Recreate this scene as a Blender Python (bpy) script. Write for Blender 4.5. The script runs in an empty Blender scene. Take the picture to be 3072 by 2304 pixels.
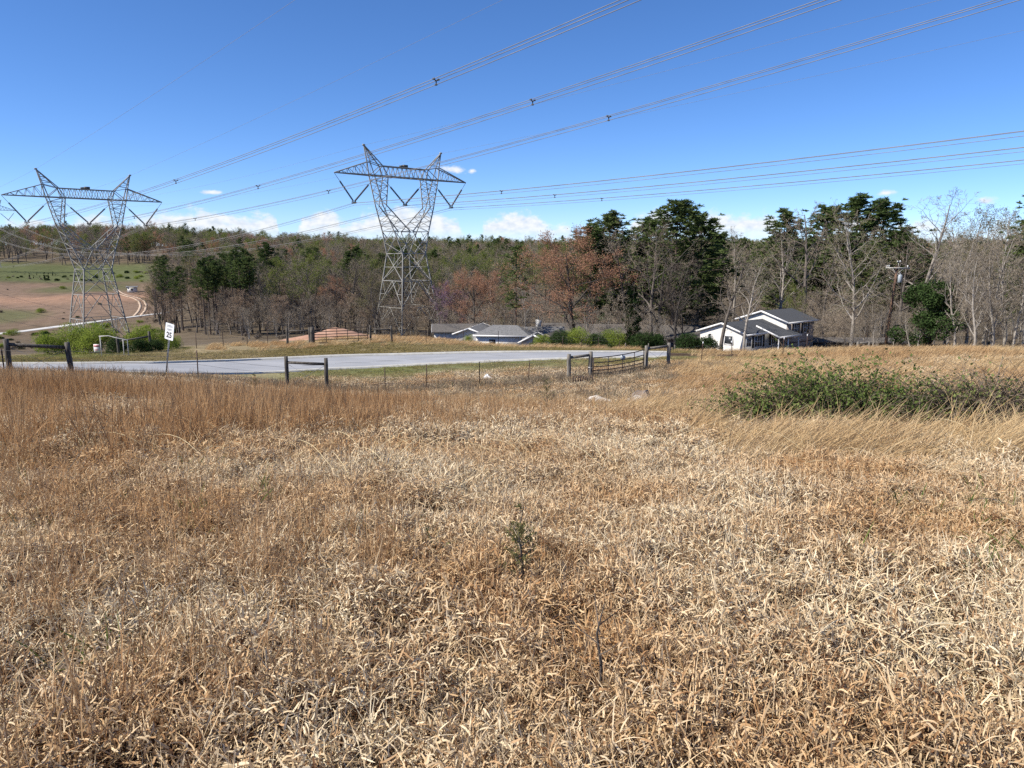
import bpy, bmesh, math, random
import numpy as np
from mathutils import Vector, Matrix, Euler

# ---------------------------------------------------------------- camera, sky, sun, exposure
SC = bpy.context.scene
COL = SC.collection
F = 2308.0                      # focal length in photo pixels (photo 3072 x 2304)
PITCH = math.atan(392 / F)      # camera looks slightly down: horizon at row 760
CP, SP = math.cos(PITCH), math.sin(PITCH)
EYE = 1.6

cam_d = bpy.data.cameras.new('camera')
cam_d.sensor_width = 36.0
cam_d.lens = 36.0 * F / 3072
cam_d.clip_start = 0.1
cam_d.clip_end = 20000
cam = bpy.data.objects.new('camera', cam_d)
COL.objects.link(cam)
cam.location = (0, 0, EYE)
cam.rotation_euler = (math.pi / 2 - PITCH, 0, 0)
SC.camera = cam

SUN_EL = math.radians(43)
SUN_AZ = math.radians(-109)      # from the view direction, negative = to the left
sun_dir = Vector((math.sin(SUN_AZ) * math.cos(SUN_EL), math.cos(SUN_AZ) * math.cos(SUN_EL), math.sin(SUN_EL)))
sl = bpy.data.lights.new('sun', 'SUN')
sl.energy = 5.0
sl.angle = math.radians(0.53)
sl.color = (1.0, 0.94, 0.85)
so = bpy.data.objects.new('sun', sl)
COL.objects.link(so)
so.rotation_euler = sun_dir.to_track_quat('Z', 'Y').to_euler()
so.location = sun_dir * 50

SC.view_settings.view_transform = 'Standard'
SC.view_settings.look = 'None'
SC.view_settings.gamma = 1
SC.view_settings.exposure = 0.48
SC.view_settings.use_curve_mapping = False
SC.render.engine = 'CYCLES'
SC.cycles.max_bounces = 5
SC.cycles.diffuse_bounces = 1
SC.cycles.glossy_bounces = 2
SC.cycles.transmission_bounces = 3
SC.cycles.transparent_max_bounces = 6
SC.cycles.use_denoising = False
SC.cycles.caustics_reflective = False
SC.cycles.caustics_refractive = False


def ray(px, py):
    """photo pixel -> (x/y, z/y) of the viewing ray, z relative to the eye"""
    u = (px - 1536) / F
    v = (1152 - py) / F
    d = CP + v * SP
    return u / d, (-SP + v * CP) / d


def at(px, py, Y):
    u, s = ray(px, py)
    return Vector((u * Y, Y, EYE + s * Y))


# ---------------------------------------------------------------- world: sky with a low band of fair-weather cumulus
W = bpy.data.worlds.new('World')
SC.world = W
W.use_nodes = True
wt = W.node_tree
for n in list(wt.nodes):
    wt.nodes.remove(n)


def wn(tp, **kw):
    n = wt.nodes.new(tp)
    for k, v in kw.items():
        setattr(n, k, v)
    return n


def wmath(op, a, b=None, clamp=False):
    n = wn('ShaderNodeMath', operation=op, use_clamp=clamp)
    for i, x in enumerate((a, b)):
        if x is None:
            continue
        if isinstance(x, (int, float)):
            n.inputs[i].default_value = x
        else:
            wt.links.new(x, n.inputs[i])
    return n.outputs[0]


sky = wn('ShaderNodeTexSky', sky_type='NISHITA')
sky.sun_disc = False
sky.sun_elevation = SUN_EL
sky.sun_rotation = SUN_AZ
sky.altitude = 300
sky.air_density = 0.62
sky.dust_density = 0.1
sky.ozone_density = 6.0
tc = wn('ShaderNodeTexCoord')
sep = wn('ShaderNodeSeparateXYZ')
wt.links.new(tc.outputs['Generated'], sep.inputs[0])
az = wmath('ARCTAN2', sep.outputs[0], sep.outputs[1])
el = wmath('ARCSINE', sep.outputs[2])
comb = wn('ShaderNodeCombineXYZ')
wt.links.new(az, comb.inputs[0])
wt.links.new(el, comb.inputs[1])
# outline of the cumulus tops along the horizon (photo column, row); the band repeats all round the horizon
TOPS = [(-20, 655), (100, 650), (180, 668), (230, 645), (300, 640), (380, 655), (430, 638), (480, 632), (540, 628), (590, 620), (640, 632), (700, 636), (740, 642), (780, 632), (830, 650), (850, 705),
        (880, 705), (900, 650), (930, 632), (990, 626), (1035, 662), (1060, 655), (1100, 640), (1170, 622), (1235, 616), (1280, 628), (1330, 645), (1375, 652), (1400, 705), (1430, 705), (1450, 668),
        (1490, 645), (1530, 630), (1560, 626), (1600, 640), (1640, 660), (1660, 668), (1700, 662), (1720, 705), (1870, 705), (1900, 642), (1950, 628), (1985, 618), (2020, 640), (2045, 700), (2060, 665),
        (2100, 640), (2140, 634), (2190, 634), (2230, 640), (2290, 636), (2330, 645), (2370, 705), (2480, 705), (2510, 655), (2560, 640), (2620, 700), (2700, 664), (2800, 652), (2900, 705), (3000, 658), (3092, 655)]


def pdir(px, py):
    u, s = ray(px, py)
    a_ = math.atan(u)
    return a_, math.atan(s * math.cos(a_))


AZ1 = pdir(3092, 660)[0]
wrapn = wn('ShaderNodeMath', operation='WRAP')
wt.links.new(az, wrapn.inputs[0])
wrapn.inputs[1].default_value = AZ1
wrapn.inputs[2].default_value = -AZ1
azn = wmath('ADD', wmath('MULTIPLY', wrapn.outputs[0], 0.5 / AZ1), 0.5)
fc = wn('ShaderNodeFloatCurve')
cv = fc.mapping.curves[0]
pts_ = sorted((0.5 + pdir(px, py)[0] * 0.5 / AZ1, pdir(px, py)[1] / 0.1) for px, py in TOPS)
cv.points[0].location = (0.0, max(0.0, pts_[0][1]))
cv.points[1].location = (1.0, max(0.0, pts_[-1][1]))
for x_, y_ in pts_[1:-1]:
    cv.points.new(x_, max(0.0, y_))
fc.mapping.update()
wt.links.new(azn, fc.inputs['Value'])
top = wmath('MULTIPLY', fc.outputs[0], 0.1)
acc = wmath('MULTIPLY', wmath('SUBTRACT', top, el), 62.0)
for (px, py, w, h) in ((1365, 509, 46, 13), (1415, 512, 15, 10), (2655, 578, 26, 10), (2955, 603, 30, 10), (630, 577, 36, 7)):
    a, e = pdir(px, py)
    v1 = wn('ShaderNodeVectorMath', operation='SUBTRACT')
    wt.links.new(comb.outputs[0], v1.inputs[0])
    v1.inputs[1].default_value = (a, e, 0)
    v2 = wn('ShaderNodeVectorMath', operation='MULTIPLY')
    wt.links.new(v1.outputs[0], v2.inputs[0])
    v2.inputs[1].default_value = (F / w, F / h, 0)
    v3 = wn('ShaderNodeVectorMath', operation='LENGTH')
    wt.links.new(v2.outputs[0], v3.inputs[0])
    acc = wmath('MAXIMUM', acc, wmath('SUBTRACT', 1.0, v3.outputs['Value']))
mp = wn('ShaderNodeMapping')
mp.inputs['Scale'].default_value = (1, 1.7, 1)
wt.links.new(comb.outputs[0], mp.inputs['Vector'])
nz = wn('ShaderNodeTexNoise')
nz.inputs['Scale'].default_value = 46
nz.inputs['Detail'].default_value = 5
nz.inputs['Roughness'].default_value = 0.62
wt.links.new(mp.outputs[0], nz.inputs['Vector'])
base_f = wn('ShaderNodeMapRange', interpolation_type='SMOOTHSTEP')      # flat hazy bases
wt.links.new(el, base_f.inputs[0])
base_f.inputs[1].default_value = 0.018
base_f.inputs[2].default_value = 0.034
base_f.inputs[3].default_value = 0.35
base_f.inputs[4].default_value = 1.0
d0 = wmath('ADD', wmath('MINIMUM', acc, 0.9), wmath('MULTIPLY', wmath('SUBTRACT', nz.outputs[0], 0.5), 2.4))
mr = wn('ShaderNodeMapRange', interpolation_type='SMOOTHSTEP')
wt.links.new(d0, mr.inputs[0])
mr.inputs[1].default_value = -0.05
mr.inputs[2].default_value = 0.8
mr.inputs[4].default_value = 0.95
nz2 = wn('ShaderNodeTexNoise')
nz2.inputs['Scale'].default_value = 90
nz2.inputs['Detail'].default_value = 3
wt.links.new(mp.outputs[0], nz2.inputs['Vector'])
cr = wn('ShaderNodeValToRGB')
cr.color_ramp.elements[0].position = 0.3
cr.color_ramp.elements[0].color = (3.9, 4.3, 4.9, 1)
cr.color_ramp.elements[1].position = 0.6
cr.color_ramp.elements[1].color = (5.2, 5.3, 5.4, 1)
wt.links.new(nz2.outputs[0], cr.inputs[0])
hs = wn('ShaderNodeHueSaturation')
hs.inputs['Hue'].default_value = 0.5
hs.inputs['Saturation'].default_value = 1.12
hs.inputs['Value'].default_value = 1.0
wt.links.new(sky.outputs[0], hs.inputs['Color'])
mx = wn('ShaderNodeMix', data_type='RGBA')
wt.links.new(wmath('MULTIPLY', mr.outputs[0], base_f.outputs[0]), mx.inputs['Factor'])
tint = wn('ShaderNodeMix', data_type='RGBA', blend_type='MULTIPLY')
tint.inputs['Factor'].default_value = 1.0
wt.links.new(hs.outputs[0], tint.inputs['A'])
tint.inputs['B'].default_value = (1.0, 0.93, 0.97, 1)
wt.links.new(tint.outputs['Result'], mx.inputs['A'])
wt.links.new(cr.outputs[0], mx.inputs['B'])
bg = wn('ShaderNodeBackground')
bg.inputs['Strength'].default_value = 0.135
wt.links.new(mx.outputs['Result'], bg.inputs['Color'])
wo = wn('ShaderNodeOutputWorld')
wt.links.new(bg.outputs[0], wo.inputs[0])
W.cycles.sampling_method = 'MANUAL'
W.cycles.sample_map_resolution = 512

# ---------------------------------------------------------------- helpers


def tag(o, label=None, cat=None, group=None, kind=None):
    if label:
        o['label'] = label
    if cat:
        o['category'] = cat
    if group:
        o['group'] = group
    if kind:
        o['kind'] = kind
    return o


def link(o, parent=None):
    COL.objects.link(o)
    if parent is not None:
        o.parent = parent
    return o


def empty(name, loc=(0, 0, 0), rz=0.0):
    o = bpy.data.objects.new(name, None)
    o.empty_display_size = 0.3
    o.location = loc
    o.rotation_euler = (0, 0, rz)
    return link(o)


def mesh_np(name, V, faces, mats=(), midx=None, smooth=False):
    """faces: list of arrays (M,3) / (M,4)"""
    V = np.asarray(V, dtype=np.float32).reshape(-1, 3)
    me = bpy.data.meshes.new(name)
    if isinstance(faces, np.ndarray):
        faces = [faces]
    faces = [np.asarray(f, dtype=np.int32) for f in faces if len(f)]
    me.vertices.add(len(V))
    me.vertices.foreach_set('co', V.ravel())
    nl = sum(f.size for f in faces)
    nf = sum(len(f) for f in faces)
    me.loops.add(nl)
    me.polygons.add(nf)
    me.loops.foreach_set('vertex_index', np.concatenate([f.ravel() for f in faces]))
    tot = np.concatenate([np.full(len(f), f.shape[1], np.int32) for f in faces])
    st = np.concatenate([[0], np.cumsum(tot)[:-1]]).astype(np.int32)
    me.polygons.foreach_set('loop_start', st)
    me.polygons.foreach_set('loop_total', tot)
    if midx is not None:
        me.polygons.foreach_set('material_index', np.asarray(midx, np.int32))
    if smooth:
        me.polygons.foreach_set('use_smooth', np.ones(nf, bool))
    for m in mats:
        me.materials.append(m)
    me.update(calc_edges=True)
    return me


class MB:
    def __init__(self):
        self.v = []
        self.f3 = []
        self.f4 = []

    def quad(self, a, b, c, d):
        n = len(self.v)
        self.v += [tuple(a), tuple(b), tuple(c), tuple(d)]
        self.f4.append((n, n + 1, n + 2, n + 3))
        return self

    def tri(self, a, b, c):
        n = len(self.v)
        self.v += [tuple(a), tuple(b), tuple(c)]
        self.f3.append((n, n + 1, n + 2))
        return self

    def box(self, c, s, R=None):
        n = len(self.v)
        for dx in (-.5, .5):
            for dy in (-.5, .5):
                for dz in (-.5, .5):
                    p = Vector((dx * s[0], dy * s[1], dz * s[2]))
                    if R is not None:
                        p = R @ p
                    self.v.append((c[0] + p.x, c[1] + p.y, c[2] + p.z))
        for q in ((0, 1, 3, 2), (4, 6, 7, 5), (0, 4, 5, 1), (2, 3, 7, 6), (0, 2, 6, 4), (1, 5, 7, 3)):
            self.f4.append(tuple(n + i for i in q))
        return self

    def tube(self, pts, rad, n=6, cap=True):
        pts = [Vector(p) for p in pts]
        if isinstance(rad, (int, float)):
            rad = [rad] * len(pts)
        base = len(self.v)
        ref = None
        for i, p in enumerate(pts):
            t = (pts[min(i + 1, len(pts) - 1)] - pts[max(i - 1, 0)])
            if t.length < 1e-9:
                t = Vector((0, 0, 1))
            t.normalize()
            if ref is None:
                ref = Vector((1, 0, 0)) if abs(t.x) < .8 else Vector((0, 1, 0))
            a = (ref - t * ref.dot(t))
            if a.length < 1e-6:
                a = t.orthogonal()
            a.normalize()
            ref = a
            b = t.cross(a)
            for k in range(n):
                w = 2 * math.pi * k / n
                q = p + (a * math.cos(w) + b * math.sin(w)) * rad[i]
                self.v.append((q.x, q.y, q.z))
        for i in range(len(pts) - 1):
            for k in range(n):
                k2 = (k + 1) % n
                self.f4.append((base + i * n + k, base + i * n + k2, base + (i + 1) * n + k2, base + (i + 1) * n + k))
        if cap:
            for i in range(1, n - 1):
                self.f3.append((base, base + i + 1, base + i))
                e = base + (len(pts) - 1) * n
                self.f3.append((e, e + i, e + i + 1))
        return self

    def mesh(self, name, mat, smooth=False):
        fs = []
        if self.f4:
            fs.append(np.array(self.f4))
        if self.f3:
            fs.append(np.array(self.f3))
        return mesh_np(name, np.array(self.v), fs, [mat], smooth=smooth)

    def build(self, name, mat, parent=None, smooth=False):
        return link(bpy.data.objects.new(name, self.mesh(name, mat, smooth)), parent)


def obj(name, me, parent=None, loc=None):
    o = bpy.data.objects.new(name, me)
    if loc is not None:
        o.location = loc
    return link(o, parent)


# ---------------------------------------------------------------- materials
def mat_new(name):
    m = bpy.data.materials.new(name)
    m.use_nodes = True
    nt = m.node_tree
    for n in list(nt.nodes):
        nt.nodes.remove(n)
    out = nt.nodes.new('ShaderNodeOutputMaterial')
    return m, nt, out


def noise_mix(nt, c1, c2, scale, detail=4, coord='Object', lo=0.35, hi=0.65, stretch=(1, 1, 1)):
    t = nt.nodes.new('ShaderNodeTexCoord')
    mp = nt.nodes.new('ShaderNodeMapping')
    mp.inputs['Scale'].default_value = stretch
    nt.links.new(t.outputs[coord], mp.inputs['Vector'])
    n = nt.nodes.new('ShaderNodeTexNoise')
    n.inputs['Scale'].default_value = scale
    n.inputs['Detail'].default_value = detail
    nt.links.new(mp.outputs[0], n.inputs['Vector'])
    r = nt.nodes.new('ShaderNodeValToRGB')
    r.color_ramp.elements[0].position = lo
    r.color_ramp.elements[1].position = hi
    r.color_ramp.elements[0].color = (*c1, 1)
    r.color_ramp.elements[1].color = (*c2, 1)
    nt.links.new(n.outputs[0], r.inputs[0])
    return r.outputs[0], n.outputs[0]


def mat_noise(name, c1, c2, scale=3.0, rough=0.85, metal=0.0, stretch=(1, 1, 1), bump=0.0, detail=5):
    m, nt, out = mat_new(name)
    c, fac = noise_mix(nt, c1, c2, scale, detail, stretch=stretch)
    b = nt.nodes.new('ShaderNodeBsdfPrincipled')
    b.inputs['Roughness'].default_value = rough
    b.inputs['Metallic'].default_value = metal
    nt.links.new(c, b.inputs['Base Color'])
    if bump:
        bp = nt.nodes.new('ShaderNodeBump')
        bp.inputs['Strength'].default_value = bump
        bp.inputs['Distance'].default_value = 0.02
        nt.links.new(fac, bp.inputs['Height'])
        nt.links.new(bp.outputs[0], b.inputs['Normal'])
    nt.links.new(b.outputs[0], out.inputs[0])
    return m


def mat_leaf(name, cols, trans=0.35, patch=None, patch_scale=0.15, wo=0.62):
    """thin leaf / blade: diffuse + translucent, colour picked per object and per face"""
    m, nt, out = mat_new(name)
    oi = nt.nodes.new('ShaderNodeObjectInfo')
    ge = nt.nodes.new('ShaderNodeNewGeometry')
    add = nt.nodes.new('ShaderNodeMath')
    add.operation = 'ADD'
    mul = nt.nodes.new('ShaderNodeMath')
    mul.operation = 'MULTIPLY'
    mul.inputs[1].default_value = wo
    nt.links.new(oi.outputs['Random'], mul.inputs[0])
    mul2 = nt.nodes.new('ShaderNodeMath')
    mul2.operation = 'MULTIPLY'
    mul2.inputs[1].default_value = 1 - wo
    nt.links.new(ge.outputs['Random Per Island'], mul2.inputs[0])
    nt.links.new(mul.outputs[0], add.inputs[0])
    nt.links.new(mul2.outputs[0], add.inputs[1])
    r = nt.nodes.new('ShaderNodeValToRGB')
    els = r.color_ramp.elements
    while len(els) < len(cols):
        els.new(0.5)
    for i, c in enumerate(cols):
        els[i].position = i / max(1, len(cols) - 1)
        els[i].color = (*c, 1)
    nt.links.new(add.outputs[0], r.inputs[0])
    col = r.outputs[0]
    if patch is not None:
        n = nt.nodes.new('ShaderNodeTexNoise')
        n.inputs['Scale'].default_value = patch_scale
        n.inputs['Detail'].default_value = 3
        nt.links.new(ge.outputs['Position'], n.inputs['Vector'])
        mr = nt.nodes.new('ShaderNodeMapRange')
        mr.inputs[1].default_value = 0.42
        mr.inputs[2].default_value = 0.62
        nt.links.new(n.outputs[0], mr.inputs[0])
        mixn = nt.nodes.new('ShaderNodeMix')
        mixn.data_type = 'RGBA'
        mixn.blend_type = 'MULTIPLY'
        nt.links.new(mr.outputs[0], mixn.inputs['Factor'])
        nt.links.new(col, mixn.inputs['A'])
        mixn.inputs['B'].default_value = (*patch, 1)
        col = mixn.outputs['Result']
    d = nt.nodes.new('ShaderNodeBsdfDiffuse')
    nt.links.new(col, d.inputs['Color'])
    if trans > 0:
        t = nt.nodes.new('ShaderNodeBsdfTranslucent')
        nt.links.new(col, t.inputs['Color'])
        ms = nt.nodes.new('ShaderNodeMixShader')
        ms.inputs[0].default_value = trans
        nt.links.new(d.outputs[0], ms.inputs[1])
        nt.links.new(t.outputs[0], ms.inputs[2])
        nt.links.new(ms.outputs[0], out.inputs[0])
    else:
        nt.links.new(d.outputs[0], out.inputs[0])
    return m


M = {}
M['steel'] = mat_noise('galvanised_steel', (0.27, 0.26, 0.23), (0.38, 0.37, 0.33), 0.6, 0.75, 0.0)
M['wire'] = mat_noise('weathered_wire', (0.16, 0.155, 0.15), (0.27, 0.26, 0.25), 0.5, 0.7, 0.0)
M['insul'] = mat_noise('brown_porcelain', (0.035, 0.025, 0.02), (0.06, 0.045, 0.04), 3, 0.45)
M['hard'] = mat_noise('dark_hardware', (0.07, 0.07, 0.07), (0.13, 0.13, 0.12), 3, 0.6, 0.4)
M['post'] = mat_noise('creosoted_wood', (0.035, 0.028, 0.022), (0.13, 0.115, 0.095), 5, 0.9, stretch=(4, 4, 0.5), bump=0.4)
M['post_grey'] = mat_noise('weathered_wood', (0.10, 0.088, 0.07), (0.24, 0.215, 0.18), 5, 0.9, stretch=(4, 4, 0.5), bump=0.4)
M['gate'] = mat_noise('dark_painted_tube', (0.03, 0.024, 0.02), (0.09, 0.06, 0.045), 6, 0.6, 0.2)
M['tpost'] = mat_noise('rusty_steel_post', (0.03, 0.018, 0.014), (0.075, 0.035, 0.024), 6, 0.75)
M['signwhite'] = mat_noise('sign_white', (0.74, 0.75, 0.75), (0.82, 0.82, 0.81), 4, 0.5)
M['signpost'] = mat_noise('galvanised_post', (0.3, 0.3, 0.31), (0.45, 0.45, 0.45), 5, 0.5, 0.4)
M['ink'] = mat_noise('black_ink', (0.015, 0.015, 0.017), (0.03, 0.03, 0.03), 5, 0.6)
M['ink_faded'] = mat_noise('faded_ink', (0.30, 0.31, 0.32), (0.5, 0.5, 0.5), 20, 0.6)
M['pole'] = mat_noise('brown_pole', (0.10, 0.055, 0.035), (0.19, 0.115, 0.075), 3, 0.9, stretch=(5, 5, 0.3))
M['pale'] = mat_noise('pale_weathered_timber', (0.42, 0.40, 0.36), (0.58, 0.56, 0.51), 4, 0.8)
M['porcelain'] = mat_noise('white_porcelain', (0.55, 0.56, 0.55), (0.7, 0.7, 0.7), 4, 0.3)
M['transformer'] = mat_noise('grey_tank', (0.30, 0.34, 0.37), (0.38, 0.42, 0.45), 3, 0.45)
M['shingle'] = mat_noise('charcoal_shingle', (0.045, 0.047, 0.05), (0.085, 0.088, 0.092), 7, 0.95, stretch=(1, 1, 3))
M['shingle_grey'] = mat_noise('grey_shingle', (0.12, 0.12, 0.12), (0.21, 0.205, 0.20), 5, 0.95)
M['shingle_brown'] = mat_noise('brown_shingle', (0.08, 0.07, 0.06), (0.15, 0.135, 0.12), 5, 0.95)
M['white_wall'] = mat_noise('white_siding', (0.66, 0.64, 0.58), (0.78, 0.76, 0.71), 2.5, 0.8)
M['taupe_wall'] = mat_noise('taupe_siding', (0.36, 0.31, 0.275), (0.45, 0.39, 0.35), 3, 0.85, stretch=(1, 1, 6))
M['grey_wall'] = mat_noise('grey_siding', (0.38, 0.37, 0.35), (0.5, 0.49, 0.46), 3, 0.85)
M['brown_wall'] = mat_noise('brown_siding', (0.16, 0.125, 0.10), (0.25, 0.2, 0.165), 3, 0.9)
M['brick'] = mat_noise('dark_brick', (0.10, 0.06, 0.05), (0.17, 0.10, 0.08), 8, 0.9)
M['trim'] = mat_noise('white_trim', (0.74, 0.73, 0.70), (0.82, 0.81, 0.79), 3, 0.6)
M['shutter'] = mat_noise('black_shutter', (0.018, 0.018, 0.02), (0.03, 0.03, 0.032), 5, 0.6)
M['glass'] = mat_noise('window_glass', (0.02, 0.024, 0.03), (0.05, 0.055, 0.06), 1, 0.35)
M['road'] = mat_noise('pale_asphalt', (0.29, 0.295, 0.30), (0.36, 0.36, 0.36), 0.7, 0.9, stretch=(0.5, 1, 1))
M['patch'] = mat_noise('asphalt_patch', (0.13, 0.13, 0.135), (0.18, 0.18, 0.18), 2, 0.9)
M['gutter'] = mat_noise('kerb_concrete', (0.46, 0.44, 0.39), (0.58, 0.56, 0.5), 3, 0.9)
M['lane'] = mat_noise('pale_concrete', (0.50, 0.485, 0.45), (0.62, 0.60, 0.56), 0.6, 0.9)
M['clay'] = mat_noise('red_clay', (0.36, 0.19, 0.115), (0.47, 0.28, 0.185), 0.8, 0.95)
M['rut'] = mat_noise('sandy_rut', (0.40, 0.29, 0.20), (0.5, 0.38, 0.27), 0.5, 0.95)
M['stone'] = mat_noise('pale_rubble', (0.42, 0.38, 0.32), (0.66, 0.62, 0.55), 6, 0.9, bump=0.5)
M['bark'] = mat_noise('grey_bark', (0.075, 0.06, 0.048), (0.17, 0.145, 0.12), 4, 0.95, stretch=(3, 3, 0.6))
M['bark_pine'] = mat_noise('pine_bark', (0.05, 0.036, 0.028), (0.125, 0.09, 0.07), 4, 0.95, stretch=(3, 3, 0.8))
M['bark_pale'] = mat_noise('pale_bark', (0.19, 0.165, 0.135), (0.38, 0.34, 0.29), 3, 0.9, stretch=(2, 2, 0.8))
M['bark_dark'] = mat_noise('dark_bark', (0.04, 0.033, 0.028), (0.09, 0.075, 0.062), 4, 0.95, stretch=(3, 3, 0.6))

M['tw_grey'] = mat_leaf('grey_twigs', [(0.20, 0.155, 0.115), (0.29, 0.235, 0.175), (0.38, 0.315, 0.24)], 0)
M['tw_pale'] = mat_leaf('pale_twigs', [(0.20, 0.165, 0.125), (0.28, 0.235, 0.18), (0.25, 0.215, 0.15)], 0)
M['tw_red'] = mat_leaf('red_budding_twigs', [(0.32, 0.175, 0.11), (0.41, 0.225, 0.14), (0.46, 0.29, 0.195)], 0.2)
M['tw_dark'] = mat_leaf('dark_twigs', [(0.09, 0.072, 0.056), (0.15, 0.12, 0.095), (0.2, 0.165, 0.13)], 0)
M['lf_spring'] = mat_leaf('spring_leaves', [(0.12, 0.155, 0.035), (0.20, 0.235, 0.055), (0.16, 0.18, 0.06)], 0.4)
M['lf_olive'] = mat_leaf('olive_buds', [(0.15, 0.135, 0.06), (0.20, 0.19, 0.075), (0.17, 0.14, 0.075)], 0.35)
M['lf_bright'] = mat_leaf('bright_shrub_leaves', [(0.20, 0.26, 0.04), (0.30, 0.36, 0.07), (0.15, 0.20, 0.04)], 0.4)
M['lf_dark'] = mat_leaf('evergreen_leaves', [(0.02, 0.04, 0.014), (0.04, 0.07, 0.022), (0.055, 0.085, 0.03)], 0.15)
M['lf_ivy'] = mat_leaf('ivy_leaves', [(0.022, 0.045, 0.016), (0.045, 0.075, 0.025), (0.07, 0.10, 0.04)], 0.2)
M['lf_pine'] = mat_leaf('pine_needles', [(0.06, 0.095, 0.032), (0.10, 0.135, 0.045), (0.14, 0.165, 0.06)], 0.2)
M['lf_tan'] = mat_leaf('old_tan_leaves', [(0.26, 0.19, 0.13), (0.34, 0.25, 0.18), (0.29, 0.2, 0.14)], 0.3)
M['lf_purple'] = mat_leaf('purple_blossom', [(0.19, 0.12, 0.17), (0.26, 0.17, 0.23), (0.15, 0.10, 0.12)], 0.3)
M['lf_bramble'] = mat_leaf('bramble_leaves', [(0.09, 0.13, 0.035), (0.15, 0.20, 0.055), (0.22, 0.25, 0.085)], 0.3)
M['cane'] = mat_leaf('bramble_canes', [(0.085, 0.06, 0.042), (0.15, 0.115, 0.085), (0.22, 0.18, 0.135)], 0)

# ---------------------------------------------------------------- terrain: a hillside falling to a road, then to a wooded valley
CTRL = []


def cw(x, y, z):
    CTRL.append((x, y, z))


def cpx(*rows):
    for (px, py, Y) in rows:
        p = at(px, py, Y)
        CTRL.append((p.x, p.y, p.z))


for x, y, z in ((0, 0, 0), (-6, 0, 0.1), (6, 0, 0.0), (0, -8, 0.7), (-15, -6, 0.6), (15, -6, 0.5), (0, -40, 4), (-60, -30, 3), (60, -30, 3), (0, -300, 20), (-300, -100, 5), (300, -100, 5),
                (0, 4, -.24), (-3, 4, -.24), (3, 4, -.24), (0, 8, -.65), (-6, 8, -.6), (6, 8, -.65),
                (-8, 12.5, -1.15), (0, 12.5, -1.2), (8, 12.5, -1.2), (-14, 20, -2.0), (-7, 20, -2.35), (0, 20, -2.5), (13, 20, -2.4),
                (0, 30, -4.35), (-9, 30, -4.05), (15, 30, -4.1), (-50, 35, -3), (60, 40, -4.5), (-30, 15, -1)):
    cw(x, y, z)
# near fence line, its two braces and the gate
cpx((33, 1135, 31), (215, 1133, 32), (595, 1140, 38), (862, 1165, 41), (981, 1170, 41), (1155, 1178, 42), (1281, 1168, 42.5), (1438, 1162, 43), (1585, 1150, 43.5),
    (1705, 1139, 43.6), (1769, 1136, 43.8), (1938, 1111, 48), (2004, 1101, 48.6), (2104, 1090, 51), (2195, 1084, 53), (2349, 1073, 54.5), (2419, 1060, 58),
    (2600, 1053, 59), (2800, 1052, 59), (3100, 1050, 59), (2800, 1150, 31), (3200, 1150, 31))
# road edges
NEAR_E = [(-350, 1110, 40.5), (0, 1112, 41), (250, 1118, 42), (480, 1122, 44), (600, 1122, 46), (768, 1120, 48.5), (862, 1115, 49.5), (1000, 1107, 51), (1155, 1100, 52.5), (1300, 1092, 53.5),
          (1536, 1082, 55), (1770, 1074.5, 56.2), (2000, 1071, 57), (2200, 1070, 57)]
FAR_E = [(-350, 1095, 46), (0, 1095, 46.6), (250, 1094, 48), (480, 1092, 50), (600, 1088, 52.5), (768, 1082, 55), (862, 1078, 56), (1000, 1072, 57.5), (1155, 1068, 59), (1300, 1064, 60),
         (1536, 1059, 61.5), (1770, 1058, 62.7), (2000, 1059, 63.5), (2200, 1061, 63.5)]
cpx(*NEAR_E)
cpx(*FAR_E)
# verge and fence beyond the road
cpx((804, 1036, 68), (932, 1034, 68), (1108, 1026, 69), (1278, 1030, 71), (1390, 1033, 72), (1495, 1040, 73), (1650, 1043, 73), (1858, 1049, 73),
    (300, 1072, 58), (450, 1060, 60), (100, 1075, 56), (620, 1048, 64), (740, 1040, 67), (-200, 1080, 56))
# down to the valley
cpx((1222, 1001, 151), (1120, 1006, 143), (1325, 1010, 154), (1200, 1018, 100), (1480, 1045, 112), (1750, 1052, 100), (2300, 1064, 105), (2655, 1047, 100), (2900, 1053, 85), (3080, 1053, 80), (3300, 1052, 80),
    (2000, 1055, 100), (740, 1014, 135), (640, 1008, 140), (560, 996, 150), (500, 962, 190), (850, 1017, 130), (290, 1031, 161), (100, 1055, 110), (-200, 1040, 150), (420, 1020, 150), (350, 1048, 100), (600, 1030, 100),
    (0, 1002, 205), (290, 966, 216), (510, 937, 236), (-250, 1015, 195), (0, 920, 280), (290, 900, 290), (-300, 920, 280), (0, 860, 350), (290, 860, 350), (420, 870, 340), (0, 805, 430), (250, 815, 430), (-300, 800, 430))


def crel(px, Y, rel):
    u, s = ray(px, 720)
    cw(u * Y, Y, EYE + rel)


for px, Y, rel in ((-300, 660, 6), (100, 660, 7), (450, 650, 6), (800, 650, 0), (1200, 680, -4), (1536, 700, -5), (2200, 700, -5), (3100, 700, -5), (3600, 700, -5), (-700, 660, 5),
                   (700, 300, -15), (1000, 280, -16), (1400, 280, -16), (1800, 260, -15.5), (2300, 260, -15.5), (2900, 260, -15), (3500, 260, -15),
                   (600, 430, -7), (1000, 450, -9), (1500, 470, -10), (2200, 470, -10), (3000, 470, -10), (800, 200, -15.5), (1500, 180, -15.5), (2200, 170, -15), (2900, 160, -14),
                   (-300, 1500, -12), (800, 1500, -16), (1536, 1500, -18), (2500, 1500, -18), (3500, 1500, -18), (1536, 4000, -30), (-500, 4000, -30), (3500, 4000, -30)):
    crel(px, Y, rel)
CT = np.array(CTRL)


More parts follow.
